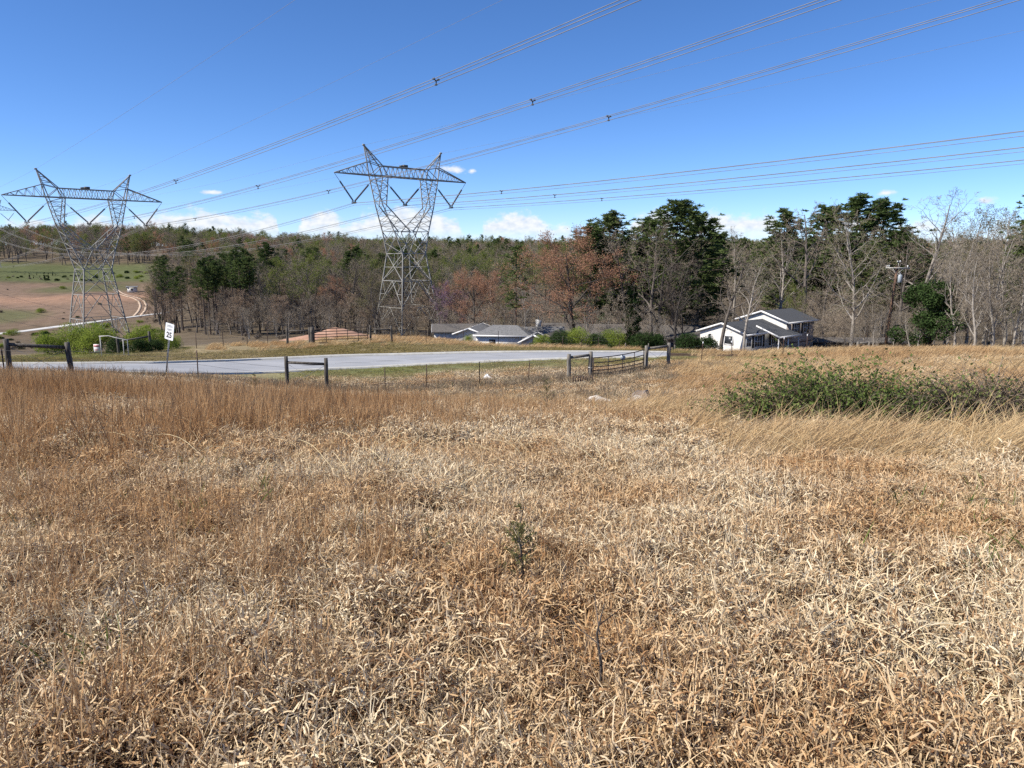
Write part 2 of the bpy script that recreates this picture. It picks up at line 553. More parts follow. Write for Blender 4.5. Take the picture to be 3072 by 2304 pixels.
def warp(x, y):
    yy = y + 12.0
    r = np.hypot(x, yy)
    lr = np.log1p(r / 14.0)
    a = np.arctan2(x, yy)
    return np.stack([lr * np.sin(a * 0.5) * 4.2, lr * np.cos(a * 0.5) * 2.4], -1)


def tps_fit(P, z, lam):
    n = len(P)
    d2 = ((P[:, None] - P[None]) ** 2).sum(-1)
    K = np.where(d2 > 1e-12, 0.5 * d2 * np.log(np.maximum(d2, 1e-12)), 0)
    A = np.zeros((n + 3, n + 3))
    A[:n, :n] = K + lam * np.eye(n)
    A[:n, n] = 1
    A[:n, n + 1:] = P
    A[n, :n] = 1
    A[n + 1:, :n] = P.T
    return np.linalg.solve(A, np.concatenate([z, [0, 0, 0]]))


CPW = warp(CT[:, 0], CT[:, 1])
TW = tps_fit(CPW, CT[:, 2], 0.0015)


def hfun(x, y):
    x = np.asarray(x, float).ravel()
    y = np.asarray(y, float).ravel()
    out = np.empty(len(x))
    for i in range(0, len(x), 20000):
        P = warp(x[i:i + 20000], y[i:i + 20000])
        d2 = ((P[:, None] - CPW[None]) ** 2).sum(-1)
        K = np.where(d2 > 1e-12, 0.5 * d2 * np.log(np.maximum(d2, 1e-12)), 0)
        out[i:i + 20000] = K @ TW[:-3] + TW[-3] + P @ TW[-2:]
    r = np.hypot(x, y)
    f = np.clip((r - 1) / 4, 0, 1) * np.clip((46 - r) / 14, 0, 1)
    out += f * (0.05 * np.sin(1.7 * x + 0.6 * y + 2 * np.sin(0.5 * y)) * np.sin(1.3 * y - 0.5 * x + 1.5 * np.sin(0.7 * x)) + 0.025 * np.sin(4.1 * x + 1.3 * y) * np.sin(3.7 * y - 1.1 * x))
    return out


def hz(x, y):
    return float(hfun([x], [y])[0])


def ground(px, Y, ref=None):
    """ground point seen in photo column px at distance Y"""
    u = (px - 1536) / F
    z = -4.0
    for k in range(4):
        s = (z - EYE) / Y
        den = CP + math.tan(math.atan(s) + PITCH) * SP
        x = u / den * Y
        z = hz(x, Y)
    return Vector((x, Y, z))


def vnoise(x, y, seed=0):
    """smooth pseudo-noise 0..1"""
    r = np.random.RandomState(seed)
    o = np.zeros_like(x, dtype=float)
    for k in range(7):
        a = r.uniform(0, 6.28)
        f = r.uniform(0.5, 1.6)
        o += np.sin((x * math.cos(a) + y * math.sin(a)) * f + r.uniform(0, 6.28) + 1.3 * np.sin((x * math.sin(a) - y * math.cos(a)) * f * 0.7 + r.uniform(0, 6.28)))
    return np.clip(0.5 + o / 7.0, 0, 1)


def road_band(x, y):
    """signed distance proxies: (inside road, far side)"""
    k = np.interp(x, RN[:, 0], RN[:, 1])
    f = np.interp(x, RF[:, 0], RF[:, 1])
    return y - k, y - f


RN = np.array([tuple(at(*r)) for r in NEAR_E])
RF = np.array([tuple(at(*r)) for r in FAR_E])

rr = np.concatenate([[0.0, 0.6], np.geomspace(1.0, 6000, 300)])
aa = np.concatenate([np.linspace(-180, -62, 30)[:-1], np.linspace(-62, 62, 249), np.linspace(62, 180, 30)[1:-1]])
AA, RR = np.meshgrid(np.radians(aa), rr)
gx = (np.sin(AA) * RR)
gy = (np.cos(AA) * RR)
gzv = hfun(gx, gy).reshape(gx.shape)
gzv = np.where(RR > 2500, np.minimum(gzv, 25), gzv)
nR, nA = gx.shape
ii = np.arange(nR * nA).reshape(nR, nA)
a0 = ii[:-1, :]
a1 = ii[1:, :]
Q = np.stack([a0, np.roll(a0, -1, 1), np.roll(a1, -1, 1), a1], -1).reshape(-1, 4)[:, ::-1]
GV = np.stack([gx.ravel(), gy.ravel(), gzv.ravel()], -1)
gcol = np.zeros((len(GV), 4), np.float32)
gcol[:, 3] = 1


def mixc(c, m):
    m = m[:, None]
    gcol[:, :3] = gcol[:, :3] * (1 - m) + np.array(c) * m


X, Yv = GV[:, 0], GV[:, 1]
rn, rf = road_band(X, Yv)
n1 = vnoise(X * 0.5, Yv * 0.5, 1)
n2 = vnoise(X * 0.06, Yv * 0.06, 2)
n3 = vnoise(X * 2.2, Yv * 2.2, 3)
gcol[:, :3] = (0.075, 0.048, 0.03)                       # thatchy soil of the near slope
mixc((0.16, 0.115, 0.065), np.clip((n1 - .5) * 2, 0, 1) * (rn < -8) * 0.5)
verge = np.clip((rn + 7.5) / 3, 0, 1) * np.clip((1 - rn) / 1, 0, 1)
mixc((0.25, 0.215, 0.115), verge)
mixc((0.135, 0.155, 0.05), verge * np.clip((rn + 4.5) / 2, 0, 1) * np.clip((X + 16) / 4, 0, 1) * (0.55 + .45 * n1))
far = np.clip(rf / 1.0, 0, 1)
mixc((0.26, 0.205, 0.115), far)
mixc((0.17, 0.165, 0.07), far * np.clip((4.5 - rf) / 3, 0, 1) * 0.6 * n1)
lawn = far * (X < -30) * (rf < 18) * (rf > 1.5)
mixc((0.17, 0.185, 0.06), lawn * 0.8)
vall = np.clip((rf - 20) / 15, 0, 1)
mixc((0.135, 0.105, 0.07), vall)                           # leaf-covered floor of the woods
az_ = X / np.maximum(Yv, 1)
field = np.clip((Yv - 165) / 20, 0, 1) * np.clip((-0.44 - az_) / 0.03, 0, 1) * np.clip((480 - Yv) / 30, 0, 1)
mixc((0.135, 0.10, 0.065), field)
fr = field * np.clip((Yv - 215) / 25, 0, 1) * np.clip((368 - Yv) / 12, 0, 1)
mixc((0.20, 0.138, 0.096), fr * np.clip(0.55 + n2, 0, 1))
mixc((0.31, 0.19, 0.125), fr * np.clip((n2 - .60) * 4, 0, 1) * np.clip((Yv - 270) / 30, 0, 1))
mixc((0.12, 0.115, 0.055), fr * np.clip((.40 - n2) * 4, 0, 1))
mixc((0.10, 0.12, 0.045), field * np.clip((Yv - 366) / 12, 0, 1) * 0.85)
gme = mesh_np('ground', GV, Q, smooth=True)
ca = gme.color_attributes.new('tint', 'FLOAT_COLOR', 'POINT')
ca.data.foreach_set('color', gcol.ravel())
m, nt, out = mat_new('ground_cover')
at_ = nt.nodes.new('ShaderNodeAttribute')
at_.attribute_name = 'tint'
tc_ = nt.nodes.new('ShaderNodeTexCoord')
nA_ = nt.nodes.new('ShaderNodeTexNoise')
nA_.inputs['Scale'].default_value = 3.2
nA_.inputs['Detail'].default_value = 8
nt.links.new(tc_.outputs['Object'], nA_.inputs['Vector'])
nB_ = nt.nodes.new('ShaderNodeTexNoise')
nB_.inputs['Scale'].default_value = 0.22
nB_.inputs['Detail'].default_value = 8
nB_.inputs['Roughness'].default_value = 0.7
nt.links.new(tc_.outputs['Object'], nB_.inputs['Vector'])
mrA = nt.nodes.new('ShaderNodeMapRange')
nt.links.new(nA_.outputs[0], mrA.inputs[0])
mrA.inputs[1].default_value = .3
mrA.inputs[2].default_value = .7
mrA.inputs[3].default_value = .72
mrA.inputs[4].default_value = 1.28
mrB = nt.nodes.new('ShaderNodeMapRange')
nt.links.new(nB_.outputs[0], mrB.inputs[0])
mrB.inputs[1].default_value = .3
mrB.inputs[2].default_value = .7
mrB.inputs[3].default_value = .7
mrB.inputs[4].default_value = 1.3
mm = nt.nodes.new('ShaderNodeMath')
mm.operation = 'MULTIPLY'
nt.links.new(mrA.outputs[0], mm.inputs[0])
nt.links.new(mrB.outputs[0], mm.inputs[1])
vm = nt.nodes.new('ShaderNodeVectorMath')
vm.operation = 'SCALE'
nt.links.new(at_.outputs['Color'], vm.inputs[0])
nt.links.new(mm.outputs[0], vm.inputs['Scale'])
bs = nt.nodes.new('ShaderNodeBsdfPrincipled')
bs.inputs['Roughness'].default_value = 1
bs.inputs['Specular IOR Level'].default_value = 0.1
nt.links.new(vm.outputs[0], bs.inputs['Base Color'])
bpn = nt.nodes.new('ShaderNodeBump')
bpn.inputs['Strength'].default_value = 0.8
bpn.inputs['Distance'].default_value = 0.12
nt.links.new(nA_.outputs[0], bpn.inputs['Height'])
nt.links.new(bpn.outputs[0], bs.inputs['Normal'])
nt.links.new(bs.outputs[0], out.inputs[0])
gme.materials.append(m)
tag(obj('ground', gme), kind='structure')


def strip(name, L, R, mat, lift, parent=None, kind='structure', n=160, sub=6):
    """ribbon of ground surface between two world polylines (xy), laid lift above the ground"""
    L = np.array([(p[0], p[1]) for p in L])
    R = np.array([(p[0], p[1]) for p in R])

    def rs(P):
        d = np.concatenate([[0], np.cumsum(np.hypot(*np.diff(P, axis=0).T))])
        t = np.linspace(0, d[-1], n)
        return np.stack([np.interp(t, d, P[:, 0]), np.interp(t, d, P[:, 1])], -1)

    def smooth(P):
        for _ in range(4):
            P[1:-1] = (P[:-2] + 2 * P[1:-1] + P[2:]) / 4
        return P
    L, R = smooth(rs(L)), smooth(rs(R))
    t = np.linspace(0, 1, sub + 1)
    G = L[:, None] * (1 - t[None, :, None]) + R[:, None] * t[None, :, None]
    z = hfun(G[..., 0], G[..., 1]).reshape(n, sub + 1) + lift
    V = np.concatenate([G, z[..., None]], -1).reshape(-1, 3)
    k = np.arange(n * (sub + 1)).reshape(n, sub + 1)
    Qs = np.stack([k[:-1, :-1], k[1:, :-1], k[1:, 1:], k[:-1, 1:]], -1).reshape(-1, 4)
    # skirt so that the edges are not paper thin
    e = []
    for col, flip in ((0, False), (sub, True)):
        b = len(V)
        V = np.concatenate([V, V[k[:, col]] - np.array([0, 0, 0.25])])
        for i in range(n - 1):
            q = (k[i, col], b + i, b + i + 1, k[i + 1, col])
            e.append(q if not flip else q[::-1])
    Qs = np.concatenate([Qs, np.array(e)])
    o = obj(name, mesh_np(name, V, Qs, [mat], smooth=False), parent)
    if parent is None:
        tag(o, kind=kind)
    return o


RN, RF = RN[:-1], RF[:-1]      # the asphalt ends behind the rise right of the gate
strip('road', RN, RF, M['road'], 0.05)
strip('kerb', RF - np.array([0, .05, 0]), RF + np.array([0, .45, 0]), M['gutter'], 0.16, sub=1)
strip('kerb', RN - np.array([0, .40, 0]), RN + np.array([0, .05, 0]), M['gutter'], 0.12, sub=1)


def patch_on_road(name, pts, w, lift=0.056):
    """tar-dark repair streak on the asphalt, along pixel/depth points"""
    P = [ground(px, Y) for px, Y in pts]
    A = [(p.x, p.y - w * .5 * (0.15 if i in (0, len(P) - 1) else 1)) for i, p in enumerate(P)]
    B = [(p.x, p.y + w * .5 * (0.15 if i in (0, len(P) - 1) else 1)) for i, p in enumerate(P)]
    n = 14
    o = strip(name, A, B, M['patch'], lift, n=n, sub=1)
    return o


patch_on_road('road_patch', [(905, 52.2), (930, 52.6), (965, 52.6)], 0.7)
patch_on_road('road_patch', [(1005, 53.6), (1040, 54.1), (1075, 54.0), (1110, 54.3)], 0.18)
patch_on_road('road_patch', [(1130, 55.2), (1165, 55.5), (1200, 55.3)], 0.22)
patch_on_road('road_patch', [(1220, 55.9), (1260, 56.3), (1300, 56.2)], 0.14)
patch_on_road('road_patch', [(1440, 59.9), (1490, 58.7), (1530, 57.4)], 0.09)

# pale lane across the valley, with a rutted dirt track joining it
LA = [ground(px, Y) for px, Y in ((-420, 196), (-250, 199), (0, 205), (150, 211), (290, 216), (400, 226), (510, 236), (560, 246))]
strip('valley_lane', [(p.x, p.y - 3.2) for p in LA], [(p.x, p.y + 3.2) for p in LA], M['lane'], 0.12, n=120, sub=2)
TR = [ground(px, Y) for px, Y in ((412, 229), (425, 246), (431, 265), (425, 285), (408, 300), (385, 310), (362, 322), (345, 340))]
for s_ in (-0.9, 0.9):
    strip('dirt_track', [(p.x + s_ - .45, p.y + s_ * .3) for p in TR], [(p.x + s_ + .45, p.y + s_ * .3) for p in TR], M['rut'], 0.09, n=60, sub=1)

# bank of bare red clay behind the far gate
MBK = MB()
cpt = ground(1000, 82)
nm = 26
vv = []
for i in range(nm):
    for j in range(nm):
        a_, b_ = (i / (nm - 1) - .5) * 2, (j / (nm - 1) - .5) * 2
        r_ = math.hypot(a_, b_)
        x_, y_ = cpt.x + a_ * 6.0, cpt.y + b_ * 5.5
        hgt = 1.1 * max(0, 1 - r_) ** 0.8 * (1 + .25 * math.sin(a_ * 5 + 1) * math.cos(b_ * 4)) - 0.12
        vv.append((x_, y_, hz(x_, y_) + hgt))
k = np.arange(nm * nm).reshape(nm, nm)
Qm = np.stack([k[:-1, :-1], k[1:, :-1], k[1:, 1:], k[:-1, 1:]], -1).reshape(-1, 4)
tag(obj('clay_bank', mesh_np('clay_bank', np.array(vv), Qm, [M['clay']], smooth=True)), kind='structure')

# ---------------------------------------------------------------- lattice transmission towers
UNIT = MB().box((0, 0, 0), (1, 1, 1)).mesh('bar', M['steel'])


def bar(name, p0, p1, w, parent, me=None):
    p0, p1 = Vector(p0), Vector(p1)
    d = p1 - p0
    o = bpy.data.objects.new(name, me or UNIT)
    q = d.to_track_quat('Z', 'Y')
    o.matrix_basis = Matrix.LocRotScale((p0 + p1) / 2, q, Vector((w, w, d.length)))
    return link(o, parent)


def lerp(a, b, t):
    return tuple(a[i] + (b[i] - a[i]) * t for i in range(3))


INS = MB()
prof = []
for k in range(22):
    prof += [(k / 22.0, 0.09), (k / 22.0 + .012, 0.20), (k / 22.0 + .028, 0.11)]
INS.tube([(0, 0, p[0]) for p in prof], [p[1] for p in prof], 8)
INS_ME = INS.mesh('insulator_string', M['insul'])
YK = MB()
YK.box((0, 0, 0), (0.95, 0.12, 0.2)).box((0, 0, -0.24), (0.1, 1.3, 0.1))
for sx in (-.24, .24):
    YK.box((sx, 0, -0.18), (0.07, 0.95, 0.08))
YK_ME = YK.mesh('yoke', M['hard'])


def make_tower(loc, rz, label, detail=True):
    T = empty('lattice_tower', loc, rz)
    tag(T, label, 'pylon', 'lattice transmission towers')
    wl, wb, ws = 0.21, 0.11, 0.07

    def hw(z):
        return 4.7 + (2.65 - 4.7) * z / 15.55
    C4 = ((-1, -1), (1, -1), (1, 1), (-1, 1))
    for sx, sy in C4:
        bar('leg', (sx * 4.75, sy * 4.75, -0.4), (sx * 2.65, sy * 2.65, 15.55), wl, T)
    zs = (5.4, 10.4, 15.55)
    for i in range(4):
        a, b = C4[i], C4[(i + 1) % 4]

        def P(c, z):
            return (c[0] * hw(z), c[1] * hw(z), z)

        def Mid(z):
            return lerp(P(a, z), P(b, z), .5)
        for z in zs:
            bar('horizontal', P(a, z), P(b, z), wb, T)
        # lowest panel: K bracing to the feet with secondary struts
        for c, o in ((a, b), (b, a)):
            bar('brace', Mid(5.4), P(c, 0.2), wb, T)
            bar('brace', lerp(Mid(5.4), P(c, 0.2), .5), P(c, 2.7), ws, T)
            bar('brace', lerp(Mid(5.4), P(c, 0.2), .5), P(c, 5.4), ws, T)
            if detail:
                bar('brace', lerp(Mid(5.4), P(c, 0.2), .75), P(c, 1.4), ws, T)
                bar('brace', lerp(Mid(5.4), P(c, 0.2), .75), P(c, 2.7), ws, T)
                bar('brace', lerp(Mid(5.4), P(c, 0.2), .5), lerp(P(a, 5.4), P(b, 5.4), .25 if c == a else .75), ws, T)
            # middle panel: inverted V
            bar('brace', Mid(10.4), P(c, 5.4), wb, T)
            bar('brace', lerp(Mid(10.4), P(c, 5.4), .5), P(c, 7.9), ws, T)
            if detail:
                bar('brace', lerp(Mid(10.4), P(c, 5.4), .5), P(c, 10.4), ws, T)
                bar('brace', lerp(Mid(10.4), P(c, 5.4), .75), P(c, 6.6), ws, T)
            # top panel: crossed diagonals
            bar('brace', P(c, 10.4), P(o, 15.55), wb, T)
        if detail:
            bar('brace', Mid(13.2), Mid(15.55), ws, T)
            bar('brace', P(a, 13.0), P(b, 13.0), ws, T)
    # flared waist and the two arms
    O0, O1, O2 = (4.0, 1.95, 19.7), (5.85, 1.25, 24.4), (7.3, .9, 29.7)
    I0, I1, I2 = (0.3, 1.95, 19.7), (5.05, 1.25, 24.4), (4.3, .9, 29.7)
    for sx in (-1, 1):
        for sy in (-1, 1):
            def S(p):
                return (p[0] * sx, p[1] * sy, p[2])
            bar('leg', (2.65 * sx, 2.65 * sy, 15.55), S(O0), wl * .85, T)
            bar('leg', S(O0), S(O1), wl * .8, T)
            bar('leg', S(O1), S(O2), wl * .75, T)
            bar('leg', S(I0), S(I1), wl * .8, T)
            bar('leg', S(I1), S(I2), wl * .75, T)
            bar('brace', (2.65 * sx, 2.65 * sy, 15.55), S(I0), wb, T)
            bar('brace', (0, 2.65 * sy, 15.55), S(lerp((2.65, 2.65, 15.55), O0, .5)), ws, T)
            bar('brace', (0, 2.65 * sy, 15.55), S(O0), wb, T)
            if detail:
                bar('brace', S(lerp((2.65, 2.65, 15.55), O0, .5)), S(lerp((2.65, 2.65, 15.55), I0, .5)), ws, T)
                bar('brace', S(lerp((2.65, 2.65, 15.55), O0, .5)), S(lerp(O0, I0, .5)), ws, T)
            bar('horizontal', S(O0), S(I0), wb, T)
            n1 = 5 if detail else 3
            for k in range(n1):
                t0, t1 = k / n1, (k + 1) / n1
                bar('brace', S(lerp(O0, O1, t0)), S(lerp(I0, I1, t1)), ws, T)
                if k:
                    bar('brace', S(lerp(O0, O1, t0)), S(lerp(I0, I1, t0)), ws, T)
            n2 = 6 if detail else 3
            for k in range(n2):
                t0, t1 = k / n2, (k + 1) / n2
                A_, B_ = ((O1, O2), (I1, I2)) if k % 2 else ((I1, I2), (O1, O2))
                bar('brace', S(lerp(*A_, t0)), S(lerp(*B_, t1)), ws, T)
                if k:
                    bar('brace', S(lerp(O1, O2, t0)), S(lerp(I1, I2, t0)), ws, T)
        # bracing between front and back faces
        for (A_, B_, n) in ((O0, O1, 4), (O1, O2, 6), (I0, I1, 4), (I1, I2, 6), ((2.65, 2.65, 15.55), O0, 2)):
            n = n if detail else 2
            for k in range(n):
                a1, b1 = lerp(A_, B_, k / n), lerp(A_, B_, (k + 1) / n)
                sg = 1 if k % 2 else -1
                bar('brace', (a1[0] * sx, a1[1] * sg, a1[2]), (b1[0] * sx, -b1[1] * sg, b1[2]), ws, T)
        for p in (O0, O2, I2):
            bar('brace', (p[0] * sx, p[1], p[2]), (p[0] * sx, -p[1], p[2]), ws, T)
    # crossarm
    zb, zt = 29.7, 31.5
    for sy in (-1, 1):
        bar('crossarm_chord', (-7.3, .9 * sy, zb), (7.3, .9 * sy, zb), wl * .9, T)
        bar('crossarm_chord', (-5.2, .6 * sy, zt), (5.2, .6 * sy, zt), wl * .8, T)
        n = 10
        for k in range(n):
            xa, xb = -5.2 + 10.4 * k / n, -5.2 + 10.4 * (k + 1) / n
            bar('brace', (xa, .6 * sy, zt), ((xa + xb) / 2, .9 * sy, zb), ws, T)
            bar('brace', ((xa + xb) / 2, .9 * sy, zb), (xb, .6 * sy, zt), ws, T)
        for sx in (-1, 1):
            tip = (15.0 * sx, 0.06 * sy, zb)
            bar('crossarm_chord', (7.3 * sx, .9 * sy, zb), tip, wl * .85, T)
            bar('crossarm_chord', (7.9 * sx, .5 * sy, 32.1), tip, wl * .75, T)
            n = 5
            for k in range(n):
                lo = lerp((7.3 * sx, .9 * sy, zb), tip, (k + .5) / n)
                u0 = lerp((7.9 * sx, .5 * sy, 32.1), tip, k / n)
                u1 = lerp((7.9 * sx, .5 * sy, 32.1), tip, (k + 1) / n)
                bar('brace', u0, lo, ws, T)
                if k < n - 1:
                    bar('brace', lo, u1, ws, T)
            # earth-wire peak
            pk = (8.75 * sx, 0.05 * sy, 34.9)
            bar('peak_leg', (7.3 * sx, .9 * sy, zb), (7.9 * sx, .5 * sy, 32.1), wl * .8, T)
            bar('peak_leg', (7.9 * sx, .5 * sy, 32.1), pk, wl * .75, T)
            bar('peak_leg', (4.3 * sx, .9 * sy, zb), (5.2 * sx, .6 * sy, zt), wl * .7, T)
            bar('peak_leg', (5.2 * sx, .6 * sy, zt), pk, wl * .75, T)
            bar('brace', (5.2 * sx, .6 * sy, zt), (7.9 * sx, .5 * sy, 32.1), wb, T)
            bar('brace', (5.2 * sx, .6 * sy, zt), (7.3 * sx, .9 * sy, zb), wb, T)
            for t in (.3, .55, .78):
                bar('brace', lerp((5.2 * sx, .6 * sy, zt), pk, t), lerp((7.9 * sx, .5 * sy, 32.1), pk, t), ws, T)
                bar('brace', lerp((5.2 * sx, .6 * sy, zt), pk, t), lerp((7.9 * sx, .5 * sy, 32.1), pk, t - .22), ws, T)
    for k in range(9):
        x = -7.3 + 14.6 * k / 8
        bar('brace', (x, -.9, zb), (x, .9, zb), ws, T)
        if k < 8:
            bar('brace', (x, -.9 if k % 2 else .9, zb), (x + 14.6 / 8, .9 if k % 2 else -.9, zb), ws, T)
    for sx in (-1, 1):
        bar('peak_cap', (8.55 * sx, 0, 34.95), (9.0 * sx, 0, 34.95), .28, T)
    bx = MB().box((0.15, 0, zt + .35), (0.95, 0.7, 0.45)).box((-0.75, 0, zt + .28), (0.5, 0.5, 0.3)).build('marker_box', M['hard'], T)
    # V strings
    for X in (-11.2, 0, 11.2):
        yb = (X, 0, 24.75)
        if X == 0:
            ends = ((-4.35, 0, 28.9), (4.35, 0, 28.9))
        else:
            sg = 1 if X > 0 else -1
            ends = ((15 * sg, 0, 29.6), (7.1 * sg, 0, 28.9))
        o = bpy.data.objects.new('yoke', YK_ME)
        o.location = (X, 0, 24.75)
        link(o, T)
        for e in ends:
            e, y = Vector(e), Vector(yb)
            d = (e - y).normalized()
            st = bpy.data.objects.new('insulator_string', INS_ME)
            ln = 4.3
            st.matrix_basis = Matrix.LocRotScale(y + d * .25, d.to_track_quat('Z', 'Y'), Vector((1, 1, ln)))
            link(st, T)
            bar('hanger_rod', y + d * (ln + .2), e, 0.06, T, ROD)
    return T


ROD = MB().box((0, 0, 0), (1, 1, 1)).mesh('rod', M['hard'])
LINE = math.radians(44.5)
LD = Vector((math.sin(LINE), -math.cos(LINE), 0))       # along the line, towards the camera's right
TA = Vector((-86.5, 160.7, EYE + 10.95 - 29.7))
TB = Vector((-20.4, 150.4, EYE + 14.1 - 29.7))
TC = Vector((TB.x - LD.x * 365, TB.y - LD.y * 365, EYE + 22.5 - 29.7))
ALA, ALB = math.radians(46.6), math.radians(43.0)
make_tower(TA, ALA, 'galvanised lattice pylon rising out of the bright green bushes by the valley lane')
make_tower(TB, ALB, 'galvanised lattice pylon standing in the dry grass behind the far gate')
make_tower(TC, math.radians(44.5), 'small distant lattice pylon on the hill at the picture edge', detail=False)

SPM = MB()
for dx, dz in ((-.23, .13), (.23, .13), (0, -.27)):
    SPM.tube([(0, 0, 0), (dx * .55, 0, dz * .55), (dx, 0, dz)], [.05, .05, .08], 5)
    SPM.box((dx, 0, dz), (.12, .2, .12))
SP_ME = SPM.mesh('spacer', M['hard'])


def para(S, dirv, a, b, L):
    return Vector((S.x + dirv.x * L, S.y + dirv.y * L, S.z + a * L + b * L * L))


def wire_mesh(name, S, dirv, a, b, L, r, off=(0, 0), n=48, mat='wire'):
    side = Vector((dirv.y, -dirv.x, 0)).normalized()
    pts = [para(S, dirv, a, b, L * k / n) + side * off[0] + Vector((0, 0, off[1])) for k in range(n + 1)]
    return MB().tube(pts, r, 5).mesh(name, M[mat])


SPANS = [  # tower, crossarm angle, direction, a, b, length, spacer distances, words
    (TA, ALA, LD, .0227, .00029, 300, (26, 74, 126, 200), 'triple conductor bundle climbing from the bush pylon over the field, {} phase'),
    (TB, ALB, LD, -.008, .000206, 300, (38.6, 110, 180), 'triple conductor bundle running right from the gate pylon, {} phase'),
    (TB, ALB, -LD, -.123, .00040, 365, (60, 120, 200, 290), 'triple conductor bundle sagging from the gate pylon across the valley woods, {} phase'),
    (TA, ALA, -LD, -.13, .00040, 300, (60, 120, 200), 'triple conductor bundle dropping away behind the pylon in the bushes, {} phase'),
]
for (Tp, al, dv, a, b, L, sps, words) in SPANS:
    for X, ph in ((-11.2, 'outer left'), (0, 'middle'), (11.2, 'outer right')):
        S = Vector((Tp.x + X * math.cos(al), Tp.y + X * math.sin(al), Tp.z + 24.45))
        B = empty('conductor_bundle', S)
        tag(B, words.format(ph), 'power line', 'transmission line conductors')
        for off in ((-.23, .13), (.23, .13), (0, -.27)):
            o = obj('conductor', wire_mesh('conductor', Vector((0, 0, 0)), dv, a, b, L, 0.027, off), B)
        for l in sps:
            o = bpy.data.objects.new('spacer', SP_ME)
            o.location = para(Vector((0, 0, 0)), dv, a, b, l)
            o.rotation_euler = (0, 0, math.atan2(dv.y, dv.x) - math.pi / 2 + (math.pi if dv.y > 0 else 0))
            link(o, B)
    for X, ph in ((-8.8, 'left'), (8.8, 'right')):
        S = Vector((Tp.x + X * math.cos(al), Tp.y + X * math.sin(al), Tp.z + 34.9))
        up = .075 if (dv is LD and Tp is TA) else (.03 if dv is LD else -.06)
        bb = .00012 if dv is LD else .00025
        o = obj('earth_wire', wire_mesh('earth_wire', Vector((0, 0, 0)), dv, up, bb, L, 0.014), None, S)
        nm = 'bush pylon' if Tp is TA else 'gate pylon'
        tag(o, 'thin earth wire off the ' + ph + ' peak of the ' + nm + (' towards the near hill' if dv is LD else ' over the valley'), 'power line', 'earth wires')

# ---------------------------------------------------------------- houses


def boxpart(name, mat, parent, lo, hi):
    c = [(lo[i] + hi[i]) / 2 for i in range(3)]
    s = [hi[i] - lo[i] for i in range(3)]
    return MB().box(c, s).build(name, M[mat], parent)


def gable_roof(name, parent, x0, x1, hb, hf, zr, slope, mat, th=.16, over=.0):
    """ridge along x at y=0; runs back to -hb and front to +hf"""
    mb = MB()
    for s, h in ((1, hf), (-1, hb)):
        a, b = (x0, 0, zr), (x1, 0, zr)
        c, d = (x1, s * h, zr - slope * h), (x0, s * h, zr - slope * h)
        up = (0, 0, -th)
        q = [a, b, c, d]
        ql = [(p[0], p[1], p[2] - th) for p in q]
        if s < 0:
            q, ql = q[::-1], ql[::-1]
        mb.quad(*q)
        mb.quad(*ql[::-1])
        for i in range(4):
            j = (i + 1) % 4
            mb.quad(q[j], q[i], ql[i], ql[j])
    return mb.build(name, M[mat], parent)


def gable_wall(name, parent, x0, x1, hb, hf, zr, slope, zbase, mat_side, mat_gable):
    """solid block under a gable roof: side walls one colour, gable ends another"""
    zf, zk = zr - slope * hf, zr - slope * hb
    for y, z in ((hf, zf), (-hb, zk)):
        MB().box(((x0 + x1) / 2, y - math.copysign(.1, y), (zbase + z) / 2), (x1 - x0 - .1, .2, z - zbase)).build(name, M[mat_side], parent)
    for x in (x0, x1):
        g = MB()
        g.quad((x, -hb, zbase), (x, hf, zbase), (x, hf, zf), (x, -hb, zk))
        g.tri((x, -hb, zk), (x, hf, zf), (x, 0, zr))
        g.build('gable_wall', M[mat_gable], parent)


def fascia(parent, pts, w=.22, t=.05):
    for a, b in pts:
        a, b = Vector(a), Vector(b)
        d = (b - a)
        R = d.to_track_quat('X', 'Z').to_matrix()
        MB().box((a + b) / 2, (d.length, t, w), R).build('fascia', M['trim'], parent)


# split-level house to the right: local x along the ridge, local y towards its front
e1 = Vector((.765, .644, 0))
hang = math.atan2(e1.y, e1.x)
rp = at(2289, 931.5, 106)
gz_ = hz(rp.x, rp.y)
Hh = empty('split_level_house', (rp.x, rp.y, rp.z), hang)      # local z = 0 at the upper ridge
# local y axis = 90 degrees left of e1; the front faces -y, so mirror signs: front is -y
tag(Hh, 'split-level house with charcoal roof, white gable and black shutters behind the tan grass', 'house')
SLP = .33


def house_block(x0, x1, hb, hf, zr, zbase, roofmat, side, gab, over_x=.35, over_y=.45):
    # build with front = -y : swap hb/hf
    gable_wall('wall', Hh, x0, x1, hf, hb, zr - .2, SLP, zbase, side, gab)
    gable_roof('roof', Hh, x0 - over_x, x1 + (over_x if x1 > 5 else 0), hf + over_y, hb + over_y, zr, SLP, roofmat)


ZB = gz_ - rp.z - .3
house_block(0, 7.1, 3.7, 3.7, 0, ZB, 'shingle', 'taupe_wall', 'white_wall')
house_block(-9.2, 0.0, 3.5, 3.4, -1.13, ZB, 'shingle', 'grey_wall', 'white_wall')
